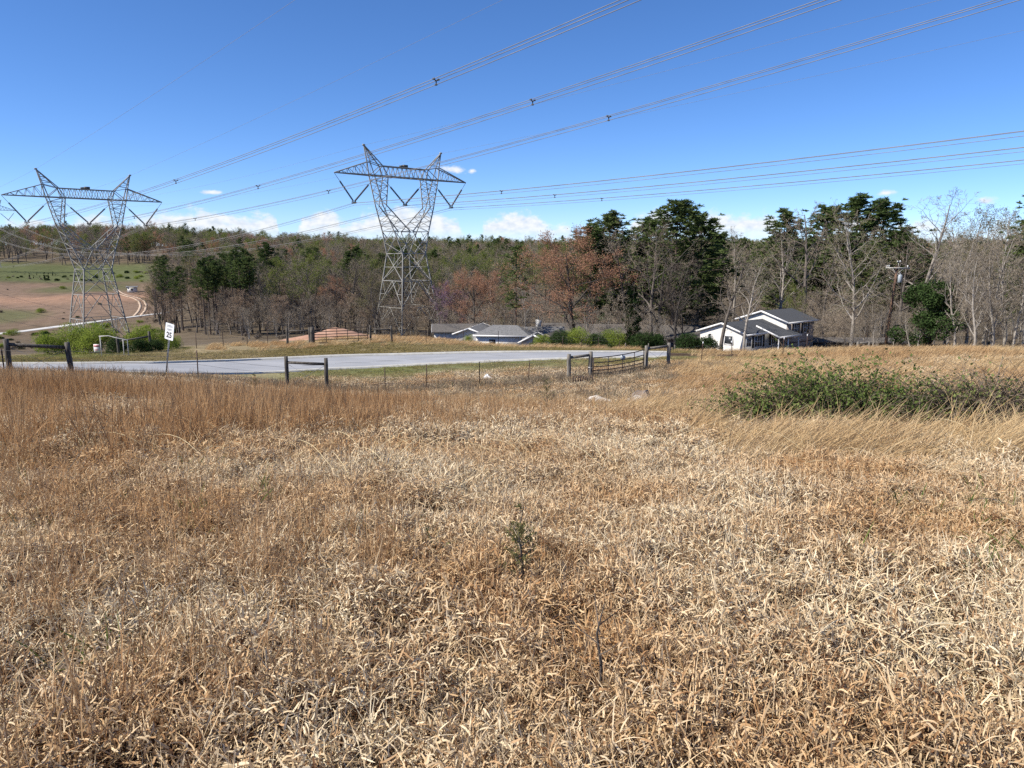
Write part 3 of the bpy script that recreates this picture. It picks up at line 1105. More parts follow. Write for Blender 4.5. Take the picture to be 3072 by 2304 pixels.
# porch roof that carries the slope further out at the front
mb = MB()
zr2 = -1.11
for (ya, yb_) in ((-3.80, -5.45),):
    a = (-4.6, ya, zr2 - SLP * 3.80)
    b = (0.9, ya, zr2 - SLP * 3.80)
    c = (0.9, yb_, zr2 - SLP * 5.45)
    d = (-4.6, yb_, zr2 - SLP * 5.45)
    q = [d, c, b, a]
    ql = [(p[0], p[1], p[2] - .16) for p in q]
    mb.quad(*q)
    mb.quad(*ql[::-1])
    for i in range(4):
        j = (i + 1) % 4
        mb.quad(q[j], q[i], ql[i], ql[j])
mb.build('porch_roof', M['shingle'], Hh)
for x in (-4.3, -2.0, 0.6):
    MB().box((x, -5.2, (zr2 - SLP * 5.45 - .2 + ZB) / 2), (.13, .13, zr2 - SLP * 5.45 - .2 - ZB)).build('porch_post', M['trim'], Hh)
fascia(Hh, [((-.37, 0, .0 - .08), (-.37, -4.15, -SLP * 4.15 - .08)), ((-.37, 0, -.08), (-.37, 4.15, -SLP * 4.15 - .08)),
            ((-9.57, 0, -1.13 - .08), (-9.57, -3.85, -1.13 - SLP * 3.85 - .08)), ((-9.57, 0, -1.13 - .08), (-9.57, 3.95, -1.13 - SLP * 3.95 - .08)),
            ((-4.62, -2.0, -1.11 - SLP * 2.0 + .05), (-4.62, -5.45, -1.11 - SLP * 5.45 - .05)),
            ((-.35, -4.17, -SLP * 4.15 - .1), (7.45, -4.17, -SLP * 4.15 - .1)), ((-9.55, -3.87, -1.13 - SLP * 3.85 - .1), (-4.65, -3.87, -1.13 - SLP * 3.85 - .1)),
            ((-4.6, -5.47, -1.11 - SLP * 5.45 - .08), (.9, -5.47, -1.11 - SLP * 5.45 - .08))], .24)
# windows on the front (front is -y: use mirrored helper)


def fwin(x, y, z, w, h, shutters=False, panes=(2, 2)):
    wdw = MB().box((x, y - .01, z), (w, .03, h)).build('window', M['glass'], Hh)
    fr = MB()
    for (u0, u1, z0, z1) in ((-w / 2 - .1, -w / 2, -h / 2 - .1, h / 2 + .1), (w / 2, w / 2 + .1, -h / 2 - .1, h / 2 + .1), (-w / 2, w / 2, h / 2, h / 2 + .1), (-w / 2, w / 2, -h / 2 - .1, -h / 2)):
        fr.box((x + (u0 + u1) / 2, y - .03, z + (z0 + z1) / 2), (u1 - u0, .08, z1 - z0))
    fr.build('frame', M['trim'], wdw)
    mu = MB()
    for k in range(1, panes[0]):
        mu.box((x - w / 2 + w * k / panes[0], y - .035, z), (.06, .03, h - .002))
    for k in range(1, panes[1]):
        mu.box((x, y - .033, z - h / 2 + h * k / panes[1]), (w - .002, .026, .05))
    mu.build('glazing_bar', M['trim'], wdw)
    if shutters:
        for s in (-1, 1):
            MB().box((x + s * (w / 2 + .36), y - .03, z), (.42, .05, h + .2)).build('shutter', M['shutter'], Hh)


fwin(2.35, -3.7, -2.35, .82, 1.25, True)
fwin(4.75, -3.7, -2.35, .82, 1.25, True)
fwin(-8.4, -3.4, -3.45, .9, 1.0)
fwin(-6.2, -3.4, -3.5, 1.7, 1.4, True, (3, 2))
fwin(-2.6, -3.4, -3.4, 1.0, 1.4, True, (2, 2))
MB().box((-0.9, -3.43, -3.8), (.95, .06, 2.1)).build('door', M['brown_wall'], Hh)
# gable windows (face -x)


def gwin(x, y, z, w, h):
    wdw = MB().box((x + .01, y, z), (.03, w, h)).build('window', M['glass'], Hh)
    fr = MB()
    for (u0, u1, z0, z1) in ((-w / 2 - .1, -w / 2, -h / 2 - .1, h / 2 + .1), (w / 2, w / 2 + .1, -h / 2 - .1, h / 2 + .1), (-w / 2, w / 2, h / 2, h / 2 + .1), (-w / 2, w / 2, -h / 2 - .1, -h / 2)):
        fr.box((x - .03, y + (u0 + u1) / 2, z + (z0 + z1) / 2), (.08, u1 - u0, z1 - z0))
    fr.build('frame', M['trim'], wdw)


gwin(-9.2, -1.0, -3.35, 1.2, 1.0)
gwin(-9.2, 1.9, -3.5, .5, 1.5)
MB().box((3.55, -3.71, -4.25), (7.1, .05, .12)).build('water_table', M['brick'], Hh)


def small_house(name, px, py, Y, ang, L, Wd, wall_h, slope, roof, wall, gab, label, hip=False, chimney=False, wins=()):
    """a house with its ridge centre seen at (px, py)"""
    c = at(px, py, Y)
    g = hz(c.x, c.y)
    h = empty(name, (c.x, c.y, c.z), math.radians(ang))
    tag(h, label, 'house', 'houses below the field')
    zb = min(-(wall_h + slope * Wd / 2), g - c.z - .3)
    hw_ = Wd / 2
    if hip:
        mb = MB()
        r = max(.3, L / 2 - hw_ * .9)
        o_ = .4
        ze = -slope * (hw_ + o_)
        A = [(-L / 2 - o_, -hw_ - o_, ze), (L / 2 + o_, -hw_ - o_, ze), (L / 2 + o_, hw_ + o_, ze), (-L / 2 - o_, hw_ + o_, ze)]
        mb.quad(A[0], A[1], (r, 0, 0), (-r, 0, 0))
        mb.quad(A[2], A[3], (-r, 0, 0), (r, 0, 0))
        mb.tri(A[1], A[2], (r, 0, 0))
        mb.tri(A[3], A[0], (-r, 0, 0))
        mb.quad(*A[::-1])
        mb.build('roof', M[roof], h)
        MB().box((0, 0, (zb + ze - .01) / 2), (L, Wd, ze - .01 - zb)).build('wall', M[wall], h)
        MB().box((0, -hw_ - .41, ze - .06), (L + .8, .05, .2)).build('fascia', M['trim'], h)
    else:
        gable_wall('wall', h, -L / 2, L / 2, hw_, hw_, -.15, slope, zb, wall, gab)
        gable_roof('roof', h, -L / 2 - .35, L / 2 + .35, hw_ + .45, hw_ + .45, 0, slope, roof)
        for sx in (-1, 1):
            for sy in (-1, 1):
                a, b = Vector((sx * (L / 2 + .37), 0, -.08)), Vector((sx * (L / 2 + .37), sy * (hw_ + .45), -.08 - slope * (hw_ + .45)))
                R = (b - a).to_track_quat('X', 'Z').to_matrix()
                MB().box((a + b) / 2, ((b - a).length, .05, .2), R).build('fascia', M['trim'] if gab != 'brown_wall' else M['brown_wall'], h)
    if chimney:
        ch = MB().box((.6, .4, .3), (.8, .8, 1.5)).build('chimney', M['white_wall'], h)
        MB().tube([(.6, .4, 1.05), (.6, .4, 1.6)], .12, 8).build('flue', M['hard'], ch)
    for (face, u, z, w, hh) in wins:
        if face == 'f':
            wd = MB().box((u, -hw_ - .02, z), (w, .05, hh)).build('window', M['glass'], h)
            MB().box((u, -hw_ - .05, z - hh / 2 - .06), (w + .2, .1, .1)).build('sill', M['trim'], wd)
        else:
            wd = MB().box((-L / 2 - .02, u, z), (.05, w, hh)).build('window', M['glass'], h)
            MB().box((-L / 2 - .05, u, z - hh / 2 - .06), (.1, w + .2, .1)).build('sill', M['trim'], wd)
    return h


small_house('cottage', 1375, 971, 128, 4, 8, 5, 2.6, .36, 'shingle_brown', 'grey_wall', 'grey_wall', 'low grey house with dark roof beside the purple blossoming tree', wins=(('f', 3.4, -2.6, .9, 1.1),))
small_house('cottage', 1428, 976, 118, 78, 8, 4.2, 2.6, .36, 'shingle_grey', 'grey_wall', 'grey_wall', 'grey gabled house with pale fascia between the pylon and the white cottage', wins=(('l', -1.0, -2.6, .5, 1.3),))
small_house('cottage', 1515, 975, 112, -12, 7.6, 4.4, 2.4, .5, 'shingle_grey', 'white_wall', 'white_wall', 'white cottage with grey hipped roof below the slender pine', hip=True, wins=(('f', -1.4, -2.4, .9, 1.0),))
small_house('cottage', 1605, 980, 122, 4, 8.5, 5, 2.4, .34, 'shingle_grey', 'brown_wall', 'brown_wall', 'low house with grey roof and white chimney left of the reddish maple', chimney=True, wins=(('f', -2.2, -2.6, 1.0, 1.0), ('f', 2.0, -2.6, 1.2, 1.1)))
small_house('garden_shed', 1655, 996, 108, 70, 5, 4.5, 2.2, .45, 'shingle_brown', 'brown_wall', 'brown_wall', 'brown plank shed beside the trunk of the reddish maple', wins=(('l', .2, -1.7, .6, .6),))
small_house('garden_shed', 1607, 1000, 105, 80, 3, 3.4, 1.9, .5, 'shingle', 'grey_wall', 'grey_wall', 'small dark-roofed shed in front of the white chimney house', wins=(('l', 0.2, -1.6, .9, .8),))
small_house('cottage', 1760, 968, 128, 2, 14, 8, 2.4, .36, 'shingle_brown', 'brown_wall', 'brown_wall', 'brown house half hidden behind the reddish maple', wins=(('f', -3.2, -2.9, 1.3, 1.0), ('f', 1.0, -2.9, 1.3, 1.0)))
small_house('cottage', 1815, 972, 118, -4, 8, 7, 2.6, .4, 'shingle_brown', 'brown_wall', 'brown_wall', 'dark shaded house with porch left of the ivy-clad tree', wins=(('f', 0, -2.9, 1.4, 1.1),))
small_house('cottage', 1960, 975, 121, 3, 14, 8, 2.4, .36, 'shingle_brown', 'brown_wall', 'brown_wall', 'long brown-roofed house seen between the dark trunks under the big pines', wins=(('f', -2.2, -2.9, 1.3, 1.0), ('f', 2.0, -2.9, 1.3, 1.0)))
small_house('carport', 2560, 1012, 112, -3, 13, 5, 1.9, .12, 'shingle_brown', 'brown_wall', 'brown_wall', 'low dark carport behind the pale-trunked tree', wins=(('f', -3.2, -1.3, 1.8, 1.0),))
small_house('pump_house', 396, 858, 330, 20, 3.6, 3.2, 2.6, .2, 'shingle_grey', 'white_wall', 'white_wall', 'tiny white hut beside the dirt track in the valley', wins=(('f', 0, -1.4, .8, .9),))

# ---------------------------------------------------------------- fences, gates, sign, pole
rg = random.Random(11)


def post(parent, p, h, r, mat, lean=(0, 0), name='post', sink=.3):
    top = (p[0] + lean[0] * h, p[1] + lean[1] * h, p[2] + h)
    base = (p[0] - lean[0] * sink, p[1] - lean[1] * sink, p[2] - sink)
    n = 5
    pts = [lerp(base, top, k / n) for k in range(n + 1)]
    pts = [(q[0] + rg.uniform(-.012, .012), q[1] + rg.uniform(-.012, .012), q[2]) for q in pts]
    o = MB().tube(pts, [r * 1.04] * n + [r * .95], 10).build(name, M[mat], parent, smooth=False)
    return o, Vector(top)


def hbrace(a, b, label, h=1.5, r=.10, mat='post', rail=.2, lean_a=(0, 0), lean_b=(0, 0), wires=True, hb=None):
    """two posts with a horizontal rail; a, b = (px, Y)"""
    pa, pb = ground(*a), ground(*b)
    E_ = empty('fence_brace', pa)
    tag(E_, label, 'fence', 'H-shaped timber fence braces')
    o0 = Vector((0, 0, 0))
    d = pb - pa
    _, ta = post(E_, o0, h, r, mat, lean_a)
    _, tb = post(E_, d, hb or h, r, mat, lean_b)
    ra, rb = ta - Vector((0, 0, rail)), tb - Vector((0, 0, rail))
    t = (rb - ra).normalized()
    MB().tube([ra + t * r * .6, (ra + rb) / 2, rb - t * r * .6], [r * .72] * 3, 8).build('rail', M[mat], E_)
    if wires:
        MB().tube([ra - Vector((0, 0, .05)), d + Vector((0, 0, .12))], .008, 4).build('brace_wire', M['wire'], E_)
        MB().tube([rb - Vector((0, 0, .05)), Vector((0, 0, .12))], .008, 4).build('brace_wire', M['wire'], E_)
    return pa, pb


hbrace((33, 31), (215, 32), 'dark timber brace with sagging rail nearest the frame edge', 1.62, .105, 'post', .22, (-.02, 0), (-.03, 0), hb=1.5)
hbrace((863, 41), (981, 41), 'black H-shaped timber brace standing before the road', 1.75, .105, 'post', .33, (-.005, 0))
hbrace((1706, 43.4), (1771, 43.8), 'grey timber brace holding the latch side of the near gate', 1.5, .115, 'post_grey', .2, hb=1.58)
hbrace((1938, 48), (2005, 48.6), 'grey timber brace holding the hinge side of the near gate', 1.56, .115, 'post_grey', .2)
hbrace((863, 68.5), (930, 68.5), 'dark brace with double post left of the far gate', 1.5, .11, 'post', .28, wires=False)
hbrace((1112, 69.5), (1175, 69.8), 'dark brace right of the far gate before the pylon', 1.5, .10, 'post', .36, wires=False)
hbrace((356, 62), (455, 62.5), 'dark H-shaped brace among the green bushes', 1.45, .10, 'post', .42, (0, 0), (-.06, 0), wires=False, hb=1.7)
hbrace((2571, 80), (2604, 80), 'small pale timber brace right of the pale-trunked tree', 1.35, .13, 'post_grey', .15, wires=False)
p_ = ground(938, 68.5)
T2 = empty('gate_post', p_)
tag(T2, 'thick black timber post hanging the far gate', 'post')
post(T2, Vector((0, 0, 0)), 1.55, .2, 'post', name='post')
MB().box((0, -.2, 1.1), (.3, .05, .05)).build('hinge', M['hard'], T2)


def tube_gate(a, b, label, nbars, h, ups, sag=0.0, rise=0.0, r=.03, plate=False, spread=None):
    pa, pb = ground(*a), ground(*b)
    E_ = empty('tube_gate', pa)
    tag(E_, label, 'gate', 'metal tube farm gates')
    d = pb - pa
    n = 12

    def P(t, k):     # t along, k = 0 bottom .. 1 top
        q = d * t
        z = q.z + .12 + k * (h + rise * t) + sag * (t * t - t)
        return Vector((q.x, q.y, z))
    ks = spread or [i / (nbars - 1) for i in range(nbars)]
    for k in ks:
        MB().tube([P(i / n, k) for i in range(n + 1)], r, 7).build('bar', M['gate'], E_)
    for t in (0, 1):
        MB().tube([P(t, 0), P(t, 1)], r * 1.15, 7).build('end_upright', M['gate'], E_)
    for t in ups:
        MB().tube([P(t, 0), P(t, 1)], r * .8, 6).build('upright', M['gate'], E_)
    if plate:
        q = P(.56, .86)
        MB().tube([q + Vector((0, -.03, 0)), q + Vector((0, -.05, 0))], .16, 14).build('sign_plate', M['transformer'], E_)
    q = P(0, .45)
    MB().tube([q, q + Vector((-.28, 0, .05))], .03, 6).build('latch_chain', M['signpost'], E_)
    return E_


tube_gate((1779, 43.7), (1930, 47.8), 'bent dark tube gate between the two grey timber braces', 6, 1.1, (.28, .56, .80), sag=.35, rise=.1, plate=True, spread=(0, .16, .33, .52, .73, 1))
tube_gate((944, 68.4), (1104, 69.2), 'wide brown tube gate in front of the red clay bank', 6, 1.22, (.22, .42, .62, .82), r=.035)

# wire fences: steel T-posts with strands


def wire_fence(name, label, pts, strands, h=1.35, lean=None, wire_r=.0035):
    P = [ground(px, Y) for px, Y, *_ in pts]
    E_ = empty(name, P[0])
    tag(E_, label, 'fence')
    tops = []
    for i, p in enumerate(P):
        hh = pts[i][2] if len(pts[i]) > 2 else h
        lx = pts[i][3] if len(pts[i]) > 3 else rg.uniform(-.02, .02)
        q = p - P[0]
        if hh > 0:
            mb = MB()
            t = Vector((q.x + lx * hh, q.y, q.z + hh))
            b = Vector((q.x - lx * .2, q.y, q.z - .25))
            R = (t - b).to_track_quat('Z', 'Y').to_matrix()
            c = (t + b) / 2
            ln = (t - b).length
            mb.box(c, (.052, .012, ln), R)
            mb.box(c + R @ Vector((0, .022, 0)), (.012, .034, ln - .002), R)
            for k in range(12):
                mb.box(b + (t - b) * (.3 + .055 * k) + R @ Vector((0, -.011, 0)), (.022, .014, .016), R)
            o = mb.build('steel_post', M['tpost'], E_)
            if len(pts[i]) > 4:
                MB().box(t - R @ Vector((0, 0, .07)), (.06, .062, .15), R).build('white_tip', M['signwhite'], o)
        tops.append(q)
    for s in strands:
        line = []
        for i in range(len(tops) - 1):
            for k in range(3):
                t = k / 3
                q = tops[i].lerp(tops[i + 1], t)
                line.append((q.x, q.y - .03, q.z + s - .06 * math.sin(math.pi * t)))
        line.append((tops[-1].x, tops[-1].y - .03, tops[-1].z + s))
        MB().tube(line, wire_r, 4).build('fence_wire', M['wire'], E_)
    return E_


wire_fence('wire_fence', 'strand wire fence on steel posts from the frame edge to the black brace', [(-90, 30.5), (15, 30.8, 1.2), (215, 32, 0), (596, 38, 1.5), (863, 41, 0)], (.45, .8, 1.15), wire_r=.006)
wire_fence('wire_fence', 'steel post fence running from the black brace to the near gate', [(981, 41, 0), (1156, 42, 1.42), (1281, 42.5, 1.42), (1438, 43, 1.45), (1585, 43.5, 1.3, .07), (1705, 43.4, 0)], (.5, .85, 1.2))
wire_fence('wire_fence', 'steel post fence with white-tipped posts climbing right from the near gate', [(2005, 48.6, 0), (2104, 51, 1.45, .04, 1), (2195, 53, 1.42, -.05, 1), (2348, 54.5, 1.45, .02, 1), (2419, 58, 1.45, 0, 1)], (.5, .85, 1.2))
wire_fence('wire_fence', 'steel post fence beyond the road left of the far gate', [(590, 66), (670, 67), (742, 68), (804, 68.5, 1.65), (863, 68.5, 0)], (.5, .85, 1.15))
wire_fence('wire_fence', 'steel post fence beyond the road from the far gate past the white cottage', [(1175, 69.8, 0), (1278, 71, 1.4), (1390, 72, 1.4), (1495, 73, 1.5), (1598, 73, 1.3), (1688, 73, 1.1), (1745, 73.5, 1.1), (1795, 74, 1.15), (1858, 74, .8)], (.5, .85, 1.1))
for px, Y, h_, lab in ((1876, 78, .75, 'short weathered wooden stake under the ivy-clad tree'), (1945, 79, .8, 'short weathered wooden stake below the big pines'), (2024, 80, .75, 'short weathered stake beside the hinge brace')):
    p = ground(px, Y)
    q = MB().tube([(0, 0, -.2), (0.01, 0, h_ * .5), (0, 0, h_)], [.05, .05, .045], 7).build('wooden_stake', M['post_grey'])
    q.location = p
    tag(q, lab, 'stake', 'weathered stakes at the wood edge')

# leaning speed limit sign
sg = ground(497, 40.0)
SG = empty('speed_limit_sign', sg)
SG.rotation_euler = (math.radians(-3), math.radians(9.5), math.radians(-28))
tag(SG, 'leaning white speed limit sign reading 25 on a steel post', 'sign')
up = at(512, 979, 40.0).z - sg.z + .18
pm = MB()
pm.box((0, .03, up / 2 - .3), (.07, .012, up + .6)).box((-.035, .012, up / 2 - .3), (.012, .03, up + .596)).box((.035, .012, up / 2 - .3), (.012, .03, up + .594))
pm.build('sign_post', M['signpost'], SG)


def text_mesh(s, size, mat, parent, loc, name='lettering', sx=1.0, off=.012):
    cu = bpy.data.curves.new('lettering', 'FONT')
    cu.body = s
    cu.size = size
    cu.align_x = 'CENTER'
    cu.align_y = 'CENTER'
    cu.offset = off
    cu.extrude = .0015
    to = bpy.data.objects.new('lettering_src', cu)
    COL.objects.link(to)
    dg = bpy.context.evaluated_depsgraph_get()
    me = bpy.data.meshes.new_from_object(to.evaluated_get(dg))
    bpy.data.objects.remove(to)
    me.materials.clear()
    me.materials.append(mat)
    o = obj(name, me, parent, loc)
    o.rotation_euler = (math.pi / 2, 0, 0)
    o.scale = (sx, 1, 1)
    return o


PW, PH = .64, .86
zc = up - PH / 2 + .02
pl = MB()
cr_ = .05
ring = []
for cx, cz, a0_ in ((PW / 2 - cr_, PH / 2 - cr_, 0), (-PW / 2 + cr_, PH / 2 - cr_, 90), (-PW / 2 + cr_, -PH / 2 + cr_, 180), (PW / 2 - cr_, -PH / 2 + cr_, 270)):
    for k in range(5):
        a_ = math.radians(a0_ + 22.5 * k)
        ring.append((cx + cr_ * math.cos(a_), cz + cr_ * math.sin(a_)))
bmx = bmesh.new()
fv = [bmx.verts.new((x, -.012, z + zc)) for x, z in ring]
bv = [bmx.verts.new((x, .0, z + zc)) for x, z in ring]
bmx.faces.new(fv)
bmx.faces.new(bv[::-1])
for i in range(len(fv)):
    j = (i + 1) % len(fv)
    bmx.faces.new((fv[j], fv[i], bv[i], bv[j]))
bmx.normal_update()
pme = bpy.data.meshes.new('sign_panel')
bmx.to_mesh(pme)
bmx.free()
pme.materials.append(M['signwhite'])
panel = obj('sign_panel', pme, SG)
text_mesh('SPEED', .155, M['ink_faded'], panel, (0, -.016, zc + .28), off=.002)
text_mesh('LIMIT', .155, M['ink_faded'], panel, (0, -.016, zc + .10), off=.002)
text_mesh('25', .40, M['ink'], panel, (0, -.016, zc - .19), sx=1.0)
for dx_, dz_ in ((0, .35), (0, -.36)):
    MB().tube([(dx_, -.013, zc + dz_), (dx_, -.022, zc + dz_)], .014, 8).build('bolt', M['signpost'], panel)

# small pink and white yard sign, bent pale pipe rail
yp = ground(292, 60)
YS = empty('yard_sign', yp, math.radians(-8))
tag(YS, 'small pinkish white yard sign on wire legs under the bushes', 'sign')
YSP = MB().box((0, 0, .62), (.5, .012, .62)).build('panel', M['signwhite'], YS)
m_pk = mat_noise('faded_red_print', (.45, .16, .17), (.62, .3, .3), 9, .7)
MB().box((0, -.009, .80), (.46, .004, .2)).build('printed_band', m_pk, YSP)
MB().box((0, -.0085, .55), (.36, .003, .05)).box((0, -.0085, .46), (.3, .003, .04)).build('printed_line', m_pk, YSP)
for s_ in (-.2, .2):
    MB().tube([(s_, .012, -.1), (s_, .012, .8)], .012, 6).build('leg', M['wire'], YS)
Yq = 56.5
pp = [at(297, 1009, Yq), at(326, 1007.5, Yq), at(345, 1013, Yq), at(382, 1019.5, Yq), at(385, 1070, Yq)]
o0_ = ground(385, Yq)
PR = empty('pipe_rail', o0_)
tag(PR, 'bent pale metal pipe rail in front of the bushes', 'rail')
pts = [q - o0_ for q in pp[:-1]] + [Vector((0.02, 0, -.2))]
MB().tube(pts, .036, 7).build('top_pipe', M['pale'], PR)
q1 = at(369, 1018, Yq) - o0_
MB().tube([q1, Vector((q1.x - .02, 0.0, -.15))], .033, 7).build('upright', M['pale'], PR)
q1 = at(300, 1009.5, Yq) - o0_
MB().tube([q1, Vector((q1.x, 0.0, hz(o0_.x + q1.x, Yq) - o0_.z - .15))], .033, 7).build('upright', M['pale'], PR)

# leaning utility pole with crossarm and transformer
up0 = ground(2655, 100)
tp0 = at(2692, 800, 100)
UP = empty('utility_pole', up0)
tag(UP, 'leaning brown utility pole with pale crossarm and grey transformer', 'utility pole')
dT = tp0 - up0
MB().tube([-dT * .04, dT * .33, dT * .66, dT], [.2, .185, .165, .14], 12).build('pole', M['pole'], UP)
ca_ = MB().box((0, 0, 0), (3.1, .12, .14)).build('crossarm', M['pale'], UP)
ca_.location = dT * .985 + Vector((.0, -.2, 0))
ca_.rotation_euler = (0, math.radians(1), 0)
for s_ in (-1, 1):
    MB().tube([(s_ * .75, -.02, -.06), (0, .04, -.75)], .03, 6).build('arm_brace', M['pale'], ca_)
for x_ in (-1.4, -1.15, 1.25):
    MB().tube([(x_, 0, .06), (x_, 0, .12), (x_, 0, .2), (x_, 0, .3), (x_, 0, .36)], [.03, .09, .06, .1, .05], 8).build('insulator', M['porcelain'], ca_)
MB().tube([(0.02, 0, .06), (0.05, 0, .75)], .035, 6).build('ridge_pin', M['pale'], ca_)
MB().tube([(-.1, 0, .75), (-.1, 0, .95)], .09, 8).build('insulator', M['porcelain'], ca_)
MB().tube([(.22, 0, .75), (.22, 0, .95)], .09, 8).build('insulator', M['porcelain'], ca_)
MB().box((.06, 0, .78), (.5, .08, .06)).build('pin_bracket', M['pale'], ca_)
tr = dT * .86 + Vector((.5, -.1, 0))
TRN = MB().tube([tr + Vector((0, 0, -.55)), tr + Vector((0, 0, -.5)), tr + Vector((0, 0, .4)), tr + Vector((0, 0, .5))], [.2, .26, .26, .12], 14).build('transformer', M['transformer'], UP)
MB().tube([tr + Vector((.05, 0, .45)), tr + Vector((.05, 0, .75))], [.06, .03], 8).build('bushing', M['porcelain'], TRN)
MB().tube([dT * .82 + Vector((-.15, 0, .1)), dT * .84 + Vector((-.8, 0, .35))], .04, 6).build('cutout_arm', M['porcelain'], UP)
# guy wire and service wires
g0 = ground(2640, 100) - up0
MB().tube([dT * .55, Vector((-2.3, -1.0, hz(up0.x - 2.3, up0.y - 1) - up0.z))], .014, 5).build('guy_wire', M['wire'], UP)

# rubble, litter and a dark wire roll in the grass
rs_ = np.random.RandomState(4)


def rock_mesh(name, sx, sy, sz, seed, mat):
    r = np.random.RandomState(seed)
    bm = bmesh.new()
    bmesh.ops.create_icosphere(bm, subdivisions=2, radius=1)
    for v in bm.verts:
        k = 1 + .28 * math.sin(v.co.x * 3 + r.uniform(0, 1)) * math.cos(v.co.y * 4 + seed) + r.uniform(-.1, .1)
        v.co = Vector((v.co.x * sx * k, v.co.y * sy * k, max(-.35, v.co.z) * sz * k))
    me = bpy.data.meshes.new(name)
    bm.to_mesh(me)
    bm.free()
    me.materials.append(mat)
    return me


for i, (px, Y, sx, sy, sz, lab) in enumerate(((1905, 24.5, .28, .16, .16, 'pale chunk of rubble in the grass, left of the pair below the near gate'), (1935, 24.2, .36, .2, .12, 'flat pale slab of rubble in the grass, right of the pair below the near gate'),
                                              (1795, 23.0, .34, .12, .11, 'long pale stone lying alone in the grass below the gate latch'), (1925, 25.4, .3, .25, .28, 'dark weathered stone standing behind the pale rubble'))):
    p = ground(px, Y)
    o = obj('rubble_stone', rock_mesh('rubble_stone', sx, sy, sz, i, M['stone'] if i < 3 else M['brown_wall']), None, p + Vector((0, 0, .22)))
    o.rotation_euler = (0, 0, i * 1.3)
    o.scale = (1.25, 1.25, 1.5)
    tag(o, lab, 'stone', 'rubble in the near field')
p = ground(1750, 41.5)
mb = MB()
for k in range(9):
    r_ = random.Random(k)
    pts = [(-.55 + k * .13 + .04 * math.sin(j), .24 * math.cos(j * .7), .2 + .2 * math.sin(j * .7)) for j in range(10)]
    mb.tube(pts, .028, 5)
o = mb.build('wire_roll', M['tpost'])
o.location = p
tag(o, 'dark rusty coil of fence wire lying by the latch brace', 'wire roll')
p = ground(1462, 46.5)
mb = MB()
for k in range(16):
    a_ = k * .9
    mb.tri((.32 * math.cos(a_), .2 * math.sin(a_), .02), (.34 * math.cos(a_ + 1), .22 * math.sin(a_ + 1), .05), (.05 * k % .2 - .1, .06, .2 + .05 * (k % 3)))
o = mb.build('plastic_litter', M['signwhite'])
o.location = p
tag(o, 'crumpled white plastic bag on the verge behind the steel posts', 'litter')

# ---------------------------------------------------------------- trees: prototypes (trunk mesh + crown mesh), then copies


def ribbons(P, Wd, rs, flat=None):
    """P (N,K,3) centre lines, Wd (N,K) widths -> verts, quads; random facing"""
    N, K, _ = P.shape
    t = P[:, -1] - P[:, 0]
    t /= np.maximum(np.linalg.norm(t, axis=1, keepdims=True), 1e-9)
    rnd = rs.normal(size=(N, 3)) if flat is None else flat
    sd = np.cross(t, rnd)
    sd /= np.maximum(np.linalg.norm(sd, axis=1, keepdims=True), 1e-9)
    V = np.stack([P - sd[:, None] * Wd[..., None] * .5, P + sd[:, None] * Wd[..., None] * .5], 2)   # N,K,2,3
    b = (np.arange(N) * K * 2)[:, None] + (np.arange(K - 1) * 2)[None]
    Qd = np.stack([b, b + 1, b + 3, b + 2], -1).reshape(-1, 4)
    return V.reshape(-1, 3), Qd


def leaf_tris(C, size, rs, aspect=.6, normal_up=0.0):
    """triangular-ish leaves as quads (diamonds) centred on C"""
    N = len(C)
    a = rs.normal(size=(N, 3))
    a /= np.linalg.norm(a, axis=1, keepdims=True)
    n = rs.normal(size=(N, 3)) + np.array([0, 0, normal_up])
    b = np.cross(a, n)
    b /= np.maximum(np.linalg.norm(b, axis=1, keepdims=True), 1e-9)
    s = (size * rs.uniform(.6, 1.3, N))[:, None]
    V = np.stack([C - a * s * .5, C + b * s * .5 * aspect, C + a * s * .5, C - b * s * .5 * aspect], 1).reshape(-1, 3)
    return V, np.arange(N * 4).reshape(N, 4)


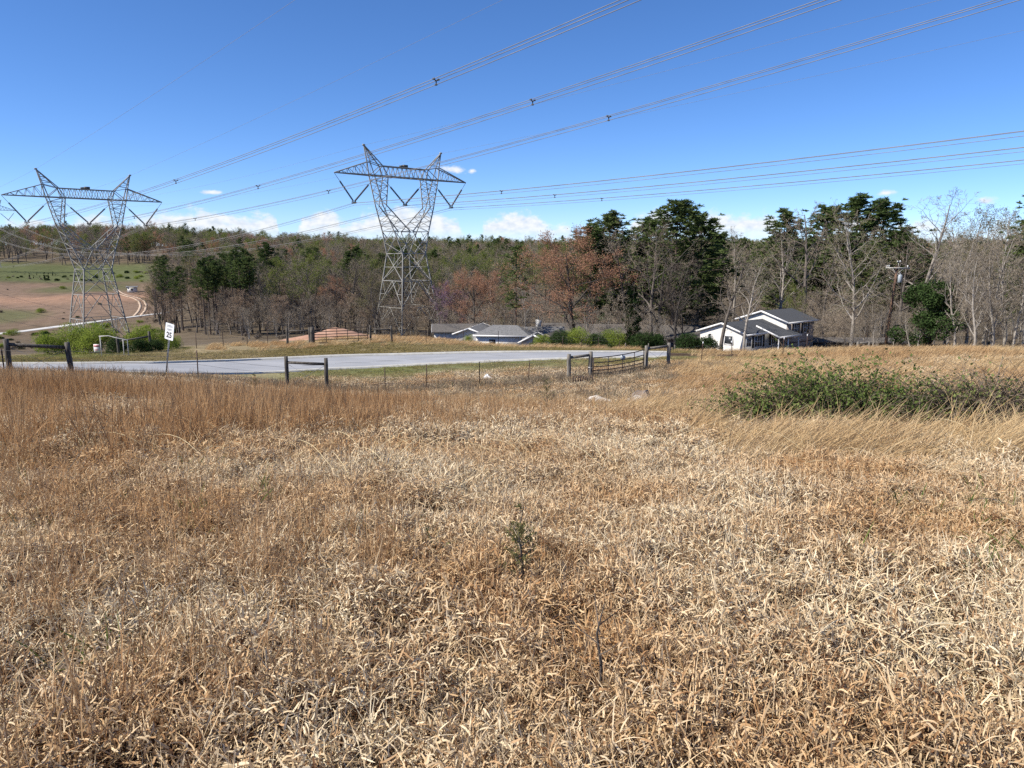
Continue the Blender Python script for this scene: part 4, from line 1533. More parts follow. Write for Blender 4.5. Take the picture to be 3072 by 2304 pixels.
class Tree:
    def __init__(self, seed):
        self.rs = np.random.RandomState(seed)
        self.r = random.Random(seed)
        self.mb = MB()
        self.tw = []      # twig centre lines (3 pts)
        self.tww = []
        self.leafpts = []

    def branch(self, p, d, L, r, lev, prm):
        """grow one limb; returns nothing, records tubes / twigs"""
        R = self.r
        n = max(2, prm['seg'][lev])
        pts, rad = [Vector(p)], [r]
        d = Vector(d).normalized()
        for k in range(n):
            w = prm['wob'][lev]
            d = (d + Vector((R.gauss(0, w), R.gauss(0, w), R.gauss(0, w) + prm['up'][lev]))).normalized()
            pts.append(pts[-1] + d * (L / n))
            rad.append(max(r * (1 - (k + 1) / n * prm['tap'][lev]), .006))
        last = prm['levels'] - 1
        if lev >= prm['ribbon']:
            i = [0, n // 2, n]
            self.tw.append([tuple(pts[k]) for k in i])
            self.tww.append([max(rad[0] * 2, prm['tww']), max(rad[0] * 1.4, prm['tww'] * .8), prm['tww'] * .5])
        else:
            self.mb.tube(pts, rad, (8, 5, 4, 3)[min(lev, 3)], cap=False)
        if lev >= prm.get('leaflev', 9):
            for k in range(1, n + 1):
                self.leafpts.append(tuple(pts[k]))
        if lev < last:
            cnt = prm['n'][lev]
            t0 = prm['t0'][lev]
            for c in range(cnt):
                t = t0 + (1 - t0) * (c + R.random()) / cnt
                x = min(t * n, n - .001)
                k = int(x)
                q = pts[k].lerp(pts[k + 1], x - k)
                dd = (pts[k + 1] - pts[k]).normalized()
                az_ = R.uniform(0, 2 * math.pi) if lev else c * 2.4 + R.uniform(-.5, .5)
                o1 = dd.orthogonal().normalized()
                o2 = dd.cross(o1)
                side = o1 * math.cos(az_) + o2 * math.sin(az_)
                an = math.radians(R.uniform(*prm['ang'][lev]))
                nd = dd * math.cos(an) + side * math.sin(an)
                sh = prm['shape'](t) if lev == 0 else (1 - .45 * t)
                nl = L * prm['len'][lev] * sh * R.uniform(.75, 1.2)
                nr = min(rad[k] * .75, max(.006, rad[k] * prm['rr'][lev] * (.6 + .4 * sh)))
                self.branch(q, nd, nl, nr, lev + 1, prm)

    def finish(self, name, bark, twig, leaves=None):
        """leaves: list of (material, count per point, size, spread, aspect)"""
        tm = self.mb.mesh(name + '_trunk', M[bark], smooth=True)
        Vs, Fs, mi, base = [], [], [], 0
        mats = []
        if self.tw:
            V, Qd = ribbons(np.array(self.tw, float), np.array(self.tww, float), self.rs)
            Vs.append(V)
            Fs.append(Qd)
            mi.append(np.zeros(len(Qd), int))
            mats.append(M[twig])
            base += len(V)
        for (lm, cnt, size, spread, asp) in leaves or []:
            pts = np.array(self.leafpts)
            sel = self.rs.randint(0, len(pts), cnt)
            C = pts[sel] + self.rs.normal(size=(cnt, 3)) * spread
            V, Qd = leaf_tris(C, size, self.rs, asp)
            Vs.append(V)
            Fs.append(Qd + base)
            mi.append(np.full(len(Qd), len(mats)))
            mats.append(M[lm])
            base += len(V)
        cm = mesh_np(name + '_crown', np.concatenate(Vs), [np.concatenate(Fs)], mats, np.concatenate(mi))
        return tm, cm


def p_decid(H, spread=.42, low=.3, dens=(13, 7, 6, 4), up=.05, ang=(35, 65), tww=.028, twl=.5):
    return dict(levels=5, ribbon=3, seg=(8, 5, 4, 3, 2), wob=(.06, .16, .2, .22, .25), up=(.03, up, up * .8, .03, .02), tap=(.85, .85, .85, .8, .8), tww=tww,
                n=dens, t0=(low, .2, .15, .1), ang=(ang, (25, 60), (25, 65), (25, 70)), len=(spread, .52, .5, twl), rr=(.5, .5, .5, .5),
                shape=lambda t: .45 + 1.0 * math.sin(math.pi * min(1, (t * .9 + .12))) * .75, leaflev=3)


PROTO = {}


def add_proto(key, H, tm, cm):
    PROTO.setdefault(key, []).append((H, tm, cm))


def decid(key, seed, H, bark, twig, leaves=None, r=.02, **kw):
    T = Tree(seed)
    prm = p_decid(H, **kw)
    T.branch((0, 0, -.3), (T.r.uniform(-.05, .05), T.r.uniform(-.05, .05), 1), H, H * r, 0, prm)
    tm, cm = T.finish(key, bark, twig, leaves)
    add_proto(key, H * 1.03, tm, cm)


def pine(key, seed, H, bare=.5, width=.2, nb=34, clump=.55, per=26, cl=6, mat='lf_pine', flat=.8, r=.013):
    T = Tree(seed)
    R = T.r
    lx, ly = R.uniform(-.02, .02), R.uniform(-.02, .02)
    tr = [(lx * H * k / 8 + R.gauss(0, .05), ly * H * k / 8 + R.gauss(0, .05), H * .97 * k / 8 - (.3 if k == 0 else 0)) for k in range(9)]
    T.mb.tube(tr, [H * r * (1 - .8 * k / 8) for k in range(9)], 8, cap=False)
    C = []
    for i in range(nb):
        t = (i + R.random()) / nb
        z = H * (bare + (1 - bare) * t * .985)
        prof = (math.sin(math.pi * min(1.0, .16 + .80 * t))) ** .8
        Lb = H * width * prof * R.uniform(.55, 1.25)
        a = i * 2.4 + R.uniform(-.6, .6)
        el_ = R.uniform(-.1, .35) + .7 * t ** 2
        d = Vector((math.cos(a) * math.cos(el_), math.sin(a) * math.cos(el_), math.sin(el_)))
        b = Vector((lx * z, ly * z, z))
        pts = [b]
        for k in range(4):
            d = (d + Vector((R.gauss(0, .12), R.gauss(0, .12), R.gauss(.05, .08)))).normalized()
            pts.append(pts[-1] + d * Lb / 4)
        T.mb.tube(pts, [max(.012, Lb * .016 * (1 - k / 5)) for k in range(5)], 3, cap=False)
        for k in range(cl):
            u = R.uniform(.35, 1.05) * 4
            j = min(3, int(u))
            q = pts[j] + (pts[j + 1] - pts[j]) * (u - j) + Vector((R.gauss(0, Lb * .14), R.gauss(0, Lb * .14), R.gauss(.05, Lb * .13)))
            C.append(tuple(q))
    # dead stubs on the bare bole
    for i in range(int(10 * bare) + 3):
        z = H * bare * R.uniform(.35, 1)
        a = R.uniform(0, 6.28)
        L_ = H * R.uniform(.03, .09)
        b = Vector((lx * z, ly * z, z))
        T.tw.append([tuple(b), tuple(b + Vector((math.cos(a), math.sin(a), .05)) * L_ * .5), tuple(b + Vector((math.cos(a), math.sin(a), -.1)) * L_)])
        T.tww.append([.06, .045, .02])
    C = np.array(C)
    rs = T.rs
    N = len(C) * per
    cc = np.repeat(C, per, 0)
    off = rs.normal(size=(N, 3))
    off /= np.linalg.norm(off, axis=1, keepdims=True)
    off[:, 2] = np.abs(off[:, 2]) * .8 - .15
    cs = clump * rs.uniform(.7, 1.3, N)[:, None]
    P0 = cc + off * cs * .12
    P2 = cc + off * cs * np.array([1, 1, flat + .2])
    P = np.stack([P0, (P0 + P2) / 2 + rs.normal(size=(N, 3)) * .03, P2], 1)
    Wd = np.tile(np.array([[.10, .085, .02]]) * clump / .55, (N, 1))
    V, Qd = ribbons(P, Wd, rs)
    Vt, Qt = ribbons(np.array(T.tw, float), np.array(T.tww, float), rs)
    tm = T.mb.mesh(key + '_trunk', M['bark_pine'], smooth=True)
    cm = mesh_np(key + '_crown', np.concatenate([V, Vt]), [np.concatenate([Qd, Qt + len(V)])], [M[mat], M['tw_dark']], np.concatenate([np.zeros(len(Qd), int), np.ones(len(Qt), int)]))
    add_proto(key, H, tm, cm)


for k in range(4):
    pine('pine', 100 + k, 18, bare=(.62, .56, .68, .52)[k], width=(.14, .16, .12, .17)[k], nb=26, cl=6, per=18, clump=.55)
for k in range(3):
    pine('pine_big', 120 + k, 20, bare=(.22, .3, .16)[k], width=(.27, .24, .29)[k], nb=84, cl=9, per=24, clump=.62)
pine('pine_slim', 130, 16, bare=.38, width=.2, nb=40, cl=6, per=16, clump=.5)
for k in range(4):
    decid('bare', 200 + k, 15, 'bark', 'tw_grey', None, spread=(.4, .34, .3, .45)[k], low=(.3, .38, .42, .25)[k])
for k in range(2):
    decid('bare_dark', 210 + k, 15, 'bark_dark', 'tw_dark', None, spread=.4, low=.25, r=.022)
for k in range(3):
    decid('bare_pale', 220 + k, 16, 'bark_pale', 'tw_pale', None, spread=(.3, .26, .34)[k], low=(.3, .35, .25)[k], ang=(25, 50), tww=.024, r=.016)
for k in range(3):
    decid('budding', 230 + k, 15, 'bark', 'tw_grey', [('lf_spring', 5200, .2, .28, .7)], spread=(.38, .33, .36)[k], low=.28, dens=(13, 7, 6, 3))
for k in range(2):
    decid('olive', 240 + k, 15, 'bark', 'tw_grey', [('lf_olive', 3600, .17, .25, .7)], spread=(.4, .36)[k], low=.28, dens=(13, 7, 6, 3))
for k in range(2):
    decid('maple', 250 + k, 14, 'bark_dark', 'tw_red', [('tw_red', 21000, .13, .32, .7)], spread=(.56, .5)[k], low=.2, up=.035, ang=(40, 70), r=.026)
decid('tanleaf', 260, 11, 'bark', 'tw_grey', [('lf_tan', 3600, .2, .25, .8)], spread=.42, low=.22, dens=(12, 6, 6, 3))
decid('redbud', 270, 9, 'bark_dark', 'tw_dark', [('lf_purple', 5200, .17, .22, .9)], spread=.5, low=.15, dens=(12, 6, 6, 3))
decid('pale_big', 280, 18, 'bark_pale', 'tw_pale', [('lf_olive', 1500, .17, .3, .7)], spread=.36, low=.22, dens=(20, 8, 6, 4), r=.018, ang=(40, 70), up=.06, tww=.03)
decid('budtall', 290, 17, 'bark_pale', 'tw_pale', [('lf_olive', 1500, .15, .3, .7)], spread=.22, low=.35, dens=(14, 7, 6, 3), ang=(20, 42), r=.013)
decid('thicket', 295, 12, 'bark_pale', 'tw_pale', None, spread=.36, low=.12, dens=(14, 8, 6, 4), ang=(20, 60), r=.014)


def bushy(key, seed, H, Wd, mat, n=9000, leaf=.16, stems=9, bark='bark_dark', twig='tw_dark'):
    """rounded evergreen / shrub: stems inside, leaves in uneven lobes"""
    T = Tree(seed)
    R, rs = T.r, T.rs
    lob = []
    for k in range(24):
        a, t = R.uniform(0, 6.28), R.random()
        rr_ = Wd * .5 * math.sqrt(R.random()) * (1 - .55 * t)
        lob.append((math.cos(a) * rr_, math.sin(a) * rr_, H * (.16 + .72 * t), Wd * R.uniform(.13, .24)))
    for k in range(stems):
        l = lob[k % len(lob)]
        m_ = (l[0] * .35 + R.gauss(0, .1), l[1] * .35 + R.gauss(0, .1), l[2] * .5)
        T.mb.tube([(R.gauss(0, Wd * .05), R.gauss(0, Wd * .05), -.2), m_, l[:3]], [H * .012, H * .009, H * .004], 5, cap=False)
        for j in range(10):
            q = Vector(l[:3])
            dd = Vector((R.gauss(0, 1), R.gauss(0, 1), R.gauss(.4, .8))).normalized() * l[3] * 1.25
            T.tw.append([tuple(q * .8), tuple(q * .8 + dd * .6), tuple(q + dd)])
            T.tww.append([.04, .025, .012])
    L = np.array(lob)
    i = rs.randint(0, len(L), n)
    d = rs.normal(size=(n, 3))
    d /= np.linalg.norm(d, axis=1, keepdims=True)
    C = L[i, :3] + d * (L[i, 3] * rs.uniform(.35, 1.1, n) ** .6)[:, None]
    C[:, 2] = np.maximum(C[:, 2], .05)
    V, Qd = leaf_tris(C, leaf, rs, .65, .4)
    Vt, Qt = ribbons(np.array(T.tw, float), np.array(T.tww, float), rs)
    tm = T.mb.mesh(key + '_stems', M[bark], smooth=True)
    cm = mesh_np(key + '_leaves', np.concatenate([V, Vt]), [np.concatenate([Qd, Qt + len(V)])], [M[mat], M[twig]], np.concatenate([np.zeros(len(Qd), int), np.ones(len(Qt), int)]))
    add_proto(key, H, tm, cm)


bushy('magnolia', 300, 8, 6.2, 'lf_dark', 15000, .24)
for k in range(3):
    bushy('bright_bush', 310 + k, 3.0, 4.4, 'lf_bright', 9000, .12)
for k in range(2):
    bushy('dark_bush', 320 + k, 2.6, 3.6, 'lf_ivy', 7000, .14)
bushy('brown_bush', 330, 1.6, 2.2, 'tw_grey', 2600, .12, twig='tw_grey')
bushy('cypress', 340, 4.0, 1.1, 'lf_dark', 3000, .14)

# ivy-clad tree: a tall bare tree whose trunk and lower limbs carry a column of ivy
Tiv = Tree(350)
prm = p_decid(17, spread=.36, low=.42, dens=(12, 7, 6, 4))
Tiv.branch((0, 0, -.3), (.03, 0, 1), 17, .36, 0, prm)
rsv = Tiv.rs
nI = 15000
tz = rsv.uniform(0, 1, nI)
wz = (.75 + .75 * np.sin(tz * 9 + 1) ** 2 * (1 - tz * .5) + .5 * np.sin(tz * 23) ** 2) * (1.15 - .55 * tz)
ai = rsv.uniform(0, 6.28, nI)
ri = wz * np.sqrt(rsv.uniform(.3, 1, nI)) * (1 + .35 * np.sin(ai * 2 + tz * 14))
Ci = np.stack([np.cos(ai) * ri + .03 * tz * 10, np.sin(ai) * ri, .2 + tz * 9.6], -1)
Vi, Qi = leaf_tris(Ci, .2, rsv, .8, .3)
Vt, Qt = ribbons(np.array(Tiv.tw, float), np.array(Tiv.tww, float), rsv)
PROTO['ivy'] = [(17.5, Tiv.mb.mesh('ivy_trunk', M['bark_dark'], smooth=True), mesh_np('ivy_crown', Vt, [Qt], [M['tw_grey']]), mesh_np('ivy_leaves', Vi, [Qi], [M['lf_ivy']]))]

rt = random.Random(77)
NTREE = [0]


def tree(key, px, Y, top, label, group=None, name=None, cat='tree', var=None, wide=1.0, parts=('trunk', 'crown')):
    """copy of a prototype, standing in photo column px at distance Y, its top at photo row top"""
    pr = PROTO[key]
    i = rt.randrange(len(pr)) if var is None else var
    g = ground(px, Y)
    ztop = EYE + ray(px, top)[1] * Y
    h = max(1.0, ztop - g.z)
    s = h / pr[i][0]
    o = empty(name or (key + '_tree'), g, rt.uniform(0, 6.28))
    o.scale = (s * wide, s * wide, s)
    tag(o, label, cat, group)
    for nm, me in zip(parts, pr[i][1:]):
        link(bpy.data.objects.new(nm, me), o)
    NTREE[0] += 1
    return o


def ftree(key, px, Y, h, label, group, name, wide=1.0):
    """forest tree given by height in metres"""
    g = ground(px, Y)
    pr = PROTO[key]
    i = rt.randrange(len(pr))
    s = h / pr[i][0]
    o = empty(name, g, rt.uniform(0, 6.28))
    o.scale = (s * wide, s * wide, s)
    tag(o, label, 'tree', group)
    for nm, me in zip(('trunk', 'crown'), pr[i][1:]):
        link(bpy.data.objects.new(nm, me), o)
    NTREE[0] += 1
    return o


# --- single trees one can point to
tree('pine_slim', 1547, 118, 745, 'slender dark pine with open crown behind the white cottage', name='pine_tree')
tree('maple', 1722, 105, 748, 'wide reddish budding maple with dark forked trunk above the brown shed', name='maple_tree', var=0, wide=1.2)
tree('maple', 1425, 137, 832, 'smaller pinkish maple behind the grey gabled house', name='maple_tree', var=1)
tree('maple', 1480, 150, 850, 'faint pinkish maple between the small maple and the slender pine', name='maple_tree')
tree('redbud', 1343, 142, 868, 'purple blossoming tree right behind the gate pylon', name='redbud_tree', wide=.85)
tree('pine_big', 1768, 126, 690, 'dark pine just right of the reddish maple crown', name='pine_tree', wide=1.1)
tree('pine_big', 1830, 130, 652, 'tall round-headed pine second from the reddish maple', name='pine_tree', var=1, wide=1.2)
tree('pine_big', 2015, 122, 617, 'tallest dark pine of the clump above the near gate', name='pine_tree', var=0, wide=1.2)
tree('pine_big', 2090, 127, 655, 'broad dark pine on the right flank of the tallest one', name='pine_tree', var=2, wide=1.15)
tree('pine_big', 1935, 134, 668, 'dark pine filling the gap inside the clump above the gate', name='pine_tree', var=1, wide=1.2)
tree('bare', 1955, 116, 690, 'bare grey tree in front of the big pines', name='bare_tree', var=0)
tree('ivy', 1898, 106, 705, 'bare tree with its trunk wrapped in dark ivy', name='ivy_clad_tree', parts=('trunk', 'crown', 'ivy'))
tree('bare_dark', 1975, 107, 760, 'dark many-limbed tree right of the ivy-clad one', name='bare_tree', var=0)
tree('bare_dark', 2025, 104, 780, 'dark spreading tree above the near gate hinge', name='bare_tree', var=1, wide=.9)
tree('bare', 2162, 97, 735, 'bare grey tree before the left end of the split-level house', name='bare_tree', var=1)
tree('bare_pale', 2230, 93, 770, 'pale bare tree standing before the white gable of the split-level house', name='bare_tree', var=0, wide=1.05)
tree('bare_pale', 2195, 145, 690, 'pale thin bare tree rising right of the big pines', name='bare_tree', var=1)
tree('bare', 2400, 124, 612, 'tall dark-limbed bare tree behind the split-level roof', name='bare_tree', var=2)
tree('bare_pale', 2335, 128, 690, 'pale bare tree behind the split-level ridge', name='bare_tree', var=2)
tree('bare', 2465, 118, 760, 'bare tree behind the right corner of the split-level house', name='bare_tree', var=3)
tree('budding', 2370, 118, 868, 'small fresh green tree behind the split-level house', name='spring_tree', wide=.7)
for px, Y, top, w, lab in ((2335, 145, 642, .8, 'dark pine behind the pale bare tree at the split-level ridge'), (2455, 142, 632, .85, 'dark pine left in the clump behind the pale-trunked tree'),
                           (2550, 138, 600, .95, 'tallest dark pine behind the pale-trunked tree'), (2622, 141, 612, .9, 'dark pine right of the tallest one behind the utility pole'),
                           (2685, 135, 690, .8, 'lower dark pine right behind the utility pole'), (2600, 128, 740, .8, 'lowest dark pine behind the utility pole crossarm')):
    tree('pine_big', px, Y, top, lab, name='pine_tree', wide=w * 1.3)
tree('pale_big', 2552, 98, 640, 'large pale-trunked tree with greenish top left of the utility pole', name='pale_tree', wide=.9)
tree('bare_pale', 2745, 118, 590, 'tall crooked pale tree with sparse buds right of the utility pole', name='pale_tree', var=0, wide=1.25)
tree('bare', 2700, 112, 720, 'bare tree between the utility pole and the magnolia', name='bare_tree', var=0)
tree('magnolia', 2785, 92, 835, 'dark glossy evergreen right of the utility pole', name='magnolia_tree', wide=1.2)
for i, (px, top) in enumerate(((2850, 640), (2895, 618), (2940, 630), (2985, 622), (3030, 640))):
    tree('budtall', px, 140 + 3 * i, top, ('first', 'second', 'third', 'fourth', 'fifth')[i] + ' slim pale budding tree from the left above the bare thicket', 'slim budding trees in a row', name='budding_tree')
for i, (px, Y, top) in enumerate(((2835, 96, 730), (2895, 92, 700), (2920, 84, 760), (2950, 90, 690), (2975, 86, 745), (3010, 95, 700), (3040, 86, 770), (2860, 88, 770), (3065, 88, 760))):
    tree('thicket', px, Y, top, ('first', 'third', 'fourth', 'fifth', 'sixth', 'seventh', 'eighth', 'second', 'ninth')[i] + ' pale tangled tree from the left in the bare thicket at the field edge', 'bare thicket trees', name='thicket_tree', wide=1.1)
tree('pine_big', 3098, 92, 545, 'tall dark pine cut by the frame edge', name='pine_tree', var=1, wide=.8)
tree('pine_big', 3050, 112, 660, 'olive dark pine behind the thicket near the frame edge', name='pine_tree', var=2, wide=.7)
tree('bare', 3085, 84, 800, 'thin bare tree at the frame edge before the dark pine', name='bare_tree', var=2)
tree('budding', 940, 148, 778, 'bright spring-green tree left of the gate pylon', name='spring_tree', var=0, wide=.9)
tree('budding', 835, 152, 782, 'dull spring-green tree second left of the gate pylon', name='spring_tree', var=1, wide=.85)
tree('budding', 1375, 185, 775, 'tall spring-green tree right behind the gate pylon', name='spring_tree', var=2)
tree('budding', 1450, 190, 790, 'spring-green tree right of the tall one behind the pylon', name='spring_tree')
tree('budding', 1320, 175, 810, 'spring-green tree showing through the right pylon leg', name='spring_tree')
tree('tanleaf', 852, 138, 895, 'small tree with old tan leaves below the dull green one', name='tan_leaf_tree')
tree('olive', 1130, 140, 850, 'olive budding tree left behind the gate pylon legs', name='budding_tree')
tree('olive', 1080, 146, 905, 'low olive budding tree behind the far gate', name='budding_tree', wide=1.2)
tree('maple', 1010, 165, 855, 'dull reddish tree right of the bright spring-green one', name='maple_tree')
tree('olive', 1510, 124, 850, 'olive budding tree leaning over the white cottage', name='budding_tree', wide=.7)

# --- the wood edge and the wood behind it
rw = random.Random(9)
for i in range(30):
    px = rw.uniform(470, 770)
    Y = rw.uniform(142, 190) + max(0, 560 - px) * .28
    ftree('pine', px, Y, rw.uniform(11.5, 16), 'straight thin-trunked pine in the stand at the end of the valley lane', 'pines in the stand by the valley lane', 'pine_tree')
for i in range(22):
    px = rw.uniform(700, 1330)
    ftree(rw.choice(['pine', 'pine_big', 'pine_big']), px, rw.uniform(205, 245), rw.uniform(14, 18), 'dark pine crown in the wood behind the spring-green trees', 'pines in the middle wood', 'pine_tree', .85)
for i in range(90):
    px = rw.uniform(460, 1350)
    Y = rw.uniform(150, 235) + max(0, 560 - px) * .28
    ftree(rw.choice(['bare', 'bare', 'bare_dark', 'olive']), px, Y, rw.uniform(9, 15), 'leafless grey-brown tree in the wood left of the gate pylon', 'bare trees of the middle wood', 'bare_tree')
for i in range(36):
    ftree(rw.choice(['bare', 'bare_dark', 'tanleaf', 'bare']), rw.uniform(480, 1300), rw.uniform(138, 165), rw.uniform(5, 9), 'low leafless understorey tree at the middle wood edge', 'understorey of the middle wood', 'bare_tree')
for i in range(16):
    ftree('budding', rw.uniform(780, 1650), rw.uniform(190, 260), rw.uniform(13, 16), 'spring-green crown in the wood around the gate pylon', 'spring-green trees of the middle wood', 'spring_tree')
for i in range(46):
    px = rw.uniform(1380, 3100)
    ftree(rw.choice(['bare', 'bare', 'bare_pale', 'olive', 'bare_dark']), px, rw.uniform(152, 215) if 1750 < px < 2760 else rw.uniform(136, 210), rw.uniform(11, 15), 'leafless tree in the wood behind the houses', 'bare trees behind the houses', 'bare_tree')
for i in range(14):
    ftree('pine_big', rw.uniform(1780, 2750), rw.uniform(150, 200), rw.uniform(15, 19), 'dark pine deep in the wood behind the houses', 'pines behind the houses', 'pine_tree', .85)
for i in range(26):
    px = rw.uniform(1560, 2850)
    if 2120 < px < 2460:
        continue
    ftree(rw.choice(['bare_dark', 'bare', 'thicket']), px, rw.uniform(102, 128), rw.uniform(4, 9), 'scrubby leafless tree among the houses', 'scrub trees among the houses', 'bare_tree')

# --- bushes
for i, (px, Y, top, w, lab) in enumerate(((150, 64, 998, 1.0, 'bright green bush left of the bush pylon legs'), (230, 66, 978, 1.0, 'tall bright green bush right behind the dark brace rail'), (300, 65, 975, 1.0, 'bright green bush left of the pale pipe rail'),
                                          (425, 66, 978, 1.0, 'bright green bush behind the H-shaped brace among the bushes'), (490, 66, 990, .9, 'bright green bush left behind the speed limit sign'), (525, 68, 1010, .9, 'small green bush right of the speed limit sign'))):
    tree('bright_bush', px, Y, top, lab, 'bright bushes beyond the road', name='green_bush', cat='bush', parts=('stems', 'leaves'), wide=w)
for i, (px, Y, top, w, lab) in enumerate(((420, 61.5, 1030, 1.2, 'low dull green bush in front of the H-shaped brace'), (465, 62, 1040, 1.2, 'low dull green bush left of the speed limit sign post'), (350, 63, 1015, 1.1, 'dark bush behind the pale pipe rail'))):
    tree('dark_bush', px, Y, top, lab, 'dull bushes beyond the road', name='dull_bush', cat='bush', parts=('stems', 'leaves'), wide=w)
for i, (px, Y, top) in enumerate(((1625, 84, 1005), (1680, 84, 998), (1730, 86, 985), (1790, 86, 1000), (1840, 88, 990))):
    tree(('bright_bush', 'dark_bush')[i % 2], px, Y, top, ('first', 'second', 'third', 'fourth', 'fifth')[i] + ' green bush from the left in the row under the reddish maple', 'green bushes under the maple', name='green_bush', cat='bush', parts=('stems', 'leaves'), wide=1.1)
for i, (px, Y, top) in enumerate(((1925, 86, 1003), (1965, 88, 1000), (2060, 90, 1000), (2120, 90, 1010))):
    tree('dark_bush', px, Y, top, ('first', 'second', 'third', 'fourth')[i] + ' dark bush from the left under the big pines', 'dark bushes under the pines', name='dark_bush', cat='bush', parts=('stems', 'leaves'), wide=1.1)
tree('bright_bush', 1405, 92, 1005, 'small green bush before the grey gabled house', name='green_bush', cat='bush', parts=('stems', 'leaves'), wide=.8)
for i in range(9):
    tree('cypress', 75 + i * 11.5 + rt.uniform(-3, 3), 395 + rt.uniform(-10, 10), rt.uniform(812, 826), ('first', 'second', 'third', 'fourth', 'fifth', 'sixth', 'seventh', 'eighth', 'ninth')[i] + ' small dark evergreen from the left in the valley row', 'evergreen row in the valley', name='cypress_tree', cat='tree', parts=('trunk', 'crown'), wide=1.0)

# ---------------------------------------------------------------- scattered stuff (geometry nodes): far woods, undergrowth, grass


def scatter(name, protos, pts, rot, scl, idx, label, cat, mats=()):
    """protos: list of lists of meshes (joined); one instance per point"""
    me = bpy.data.meshes.new(name)
    n = len(pts)
    me.vertices.add(n)
    me.vertices.foreach_set('co', np.asarray(pts, np.float32).ravel())
    for an, tp, key, val in (('rot', 'FLOAT_VECTOR', 'vector', rot), ('scl', 'FLOAT_VECTOR', 'vector', scl), ('idx', 'INT', 'value', idx)):
        a = me.attributes.new(an, tp, 'POINT')
        a.data.foreach_set(key, np.asarray(val, np.int32 if tp == 'INT' else np.float32).ravel())
    ng = bpy.data.node_groups.new(name, 'GeometryNodeTree')
    ng.interface.new_socket('Geometry', in_out='INPUT', socket_type='NodeSocketGeometry')
    ng.interface.new_socket('Geometry', in_out='OUTPUT', socket_type='NodeSocketGeometry')
    N = ng.nodes
    gi, go = N.new('NodeGroupInput'), N.new('NodeGroupOutput')
    jn = N.new('GeometryNodeJoinGeometry')
    for grp in protos:
        j2 = N.new('GeometryNodeJoinGeometry')
        for pm_ in grp:
            src = bpy.data.objects.new('proto_' + pm_.name, pm_)      # not linked to the scene: only a source of geometry
            oi = N.new('GeometryNodeObjectInfo')
            oi.inputs['Object'].default_value = src
            oi.inputs['As Instance'].default_value = False
            ng.links.new(oi.outputs['Geometry'], j2.inputs[0])
        g2 = N.new('GeometryNodeGeometryToInstance')
        ng.links.new(j2.outputs[0], g2.inputs[0])
        ng.links.new(g2.outputs[0], jn.inputs[0])
    iop = N.new('GeometryNodeInstanceOnPoints')
    iop.inputs['Pick Instance'].default_value = True
    ng.links.new(gi.outputs[0], iop.inputs['Points'])
    ng.links.new(jn.outputs[0], iop.inputs['Instance'])

    def attr(nm, tp):
        a = N.new('GeometryNodeInputNamedAttribute')
        a.data_type = tp
        a.inputs['Name'].default_value = nm
        return a.outputs['Attribute']
    ng.links.new(attr('idx', 'INT'), iop.inputs['Instance Index'])
    e2r = N.new('FunctionNodeEulerToRotation')
    ng.links.new(attr('rot', 'FLOAT_VECTOR'), e2r.inputs[0])
    ng.links.new(e2r.outputs[0], iop.inputs['Rotation'])
    ng.links.new(attr('scl', 'FLOAT_VECTOR'), iop.inputs['Scale'])
    ng.links.new(iop.outputs[0], go.inputs[0])
    o = obj(name, me)
    md = o.modifiers.new('scatter', 'NODES')
    md.node_group = ng
    tag(o, label, cat, kind='stuff')
    return o


RS = np.random.RandomState(2024)
HALF = math.radians(43)


def polar_pts(n, r0, r1, half=HALF):
    r = np.sqrt(RS.uniform(r0 * r0, r1 * r1, n))
    a = RS.uniform(-half, half, n)
    return np.sin(a) * r, np.cos(a) * r


def put(name, protos, x, y, smin, smax, label, cat, lift=0.0, zs=None, rotz=None, tilt=.12):
    n = len(x)
    z = hfun(x, y) + lift
    s = RS.uniform(smin, smax, n)
    sc = np.stack([s, s, s * (1 if zs is None else RS.uniform(zs[0], zs[1], n))], -1)
    rz = RS.uniform(0, 6.283, n) if rotz is None else RS.normal(rotz[0], rotz[1], n)
    rot = np.stack([RS.normal(0, tilt, n), RS.normal(0, tilt, n), rz], -1)
    return scatter(name, protos, np.stack([x, y, z], -1), rot, sc, RS.randint(0, len(protos), n), label, cat)


# wooded hills beyond the houses and the valley
fx, fy = polar_pts(9500, 225, 900, math.radians(46))
azf = fx / fy
keep = ~((azf < -.43) & (fy < 455)) & ~((azf > -.62) & (azf < -.40) & (fy < 300))
keep &= RS.uniform(0, 1, len(fx)) < np.where(fy < 420, 1.0, .72)
fx, fy = fx[keep], fy[keep]
kn = vnoise(fx * .02, fy * .02, 8)
groups = [[list(p[1:3]) for p in PROTO['bare']], [list(p[1:3]) for p in PROTO['olive'] + PROTO['budding']], [list(p[1:3]) for p in PROTO['pine']], [list(p[1:3]) for p in PROTO['maple'] + PROTO['tanleaf']]]
kind = np.where(RS.uniform(0, 1, len(fx)) < .66, 0, 1)
kind = np.where((kn > .66) & (fy < 430) & (RS.uniform(0, 1, len(fx)) < .4), 2, kind)
kind = np.where(RS.uniform(0, 1, len(fx)) < .06, 3, kind)
kind = np.where(RS.uniform(0, 1, len(fx)) < .035, 2, kind)
for kk, nm, lab in ((0, 'far_bare_woods', 'brown leafless woods covering the far hills'), (1, 'far_budding_woods', 'yellow-green budding trees mixed through the far hills'),
                    (2, 'far_pine_woods', 'dark pine crowns scattered through the far hills'), (3, 'far_reddish_woods', 'reddish trees scattered through the far hills')):
    s_ = kind == kk
    put(nm, groups[kk], fx[s_], fy[s_], .78, 1.12, lab, 'woods', lift=-.3, zs=(.9, 1.1), tilt=.02)

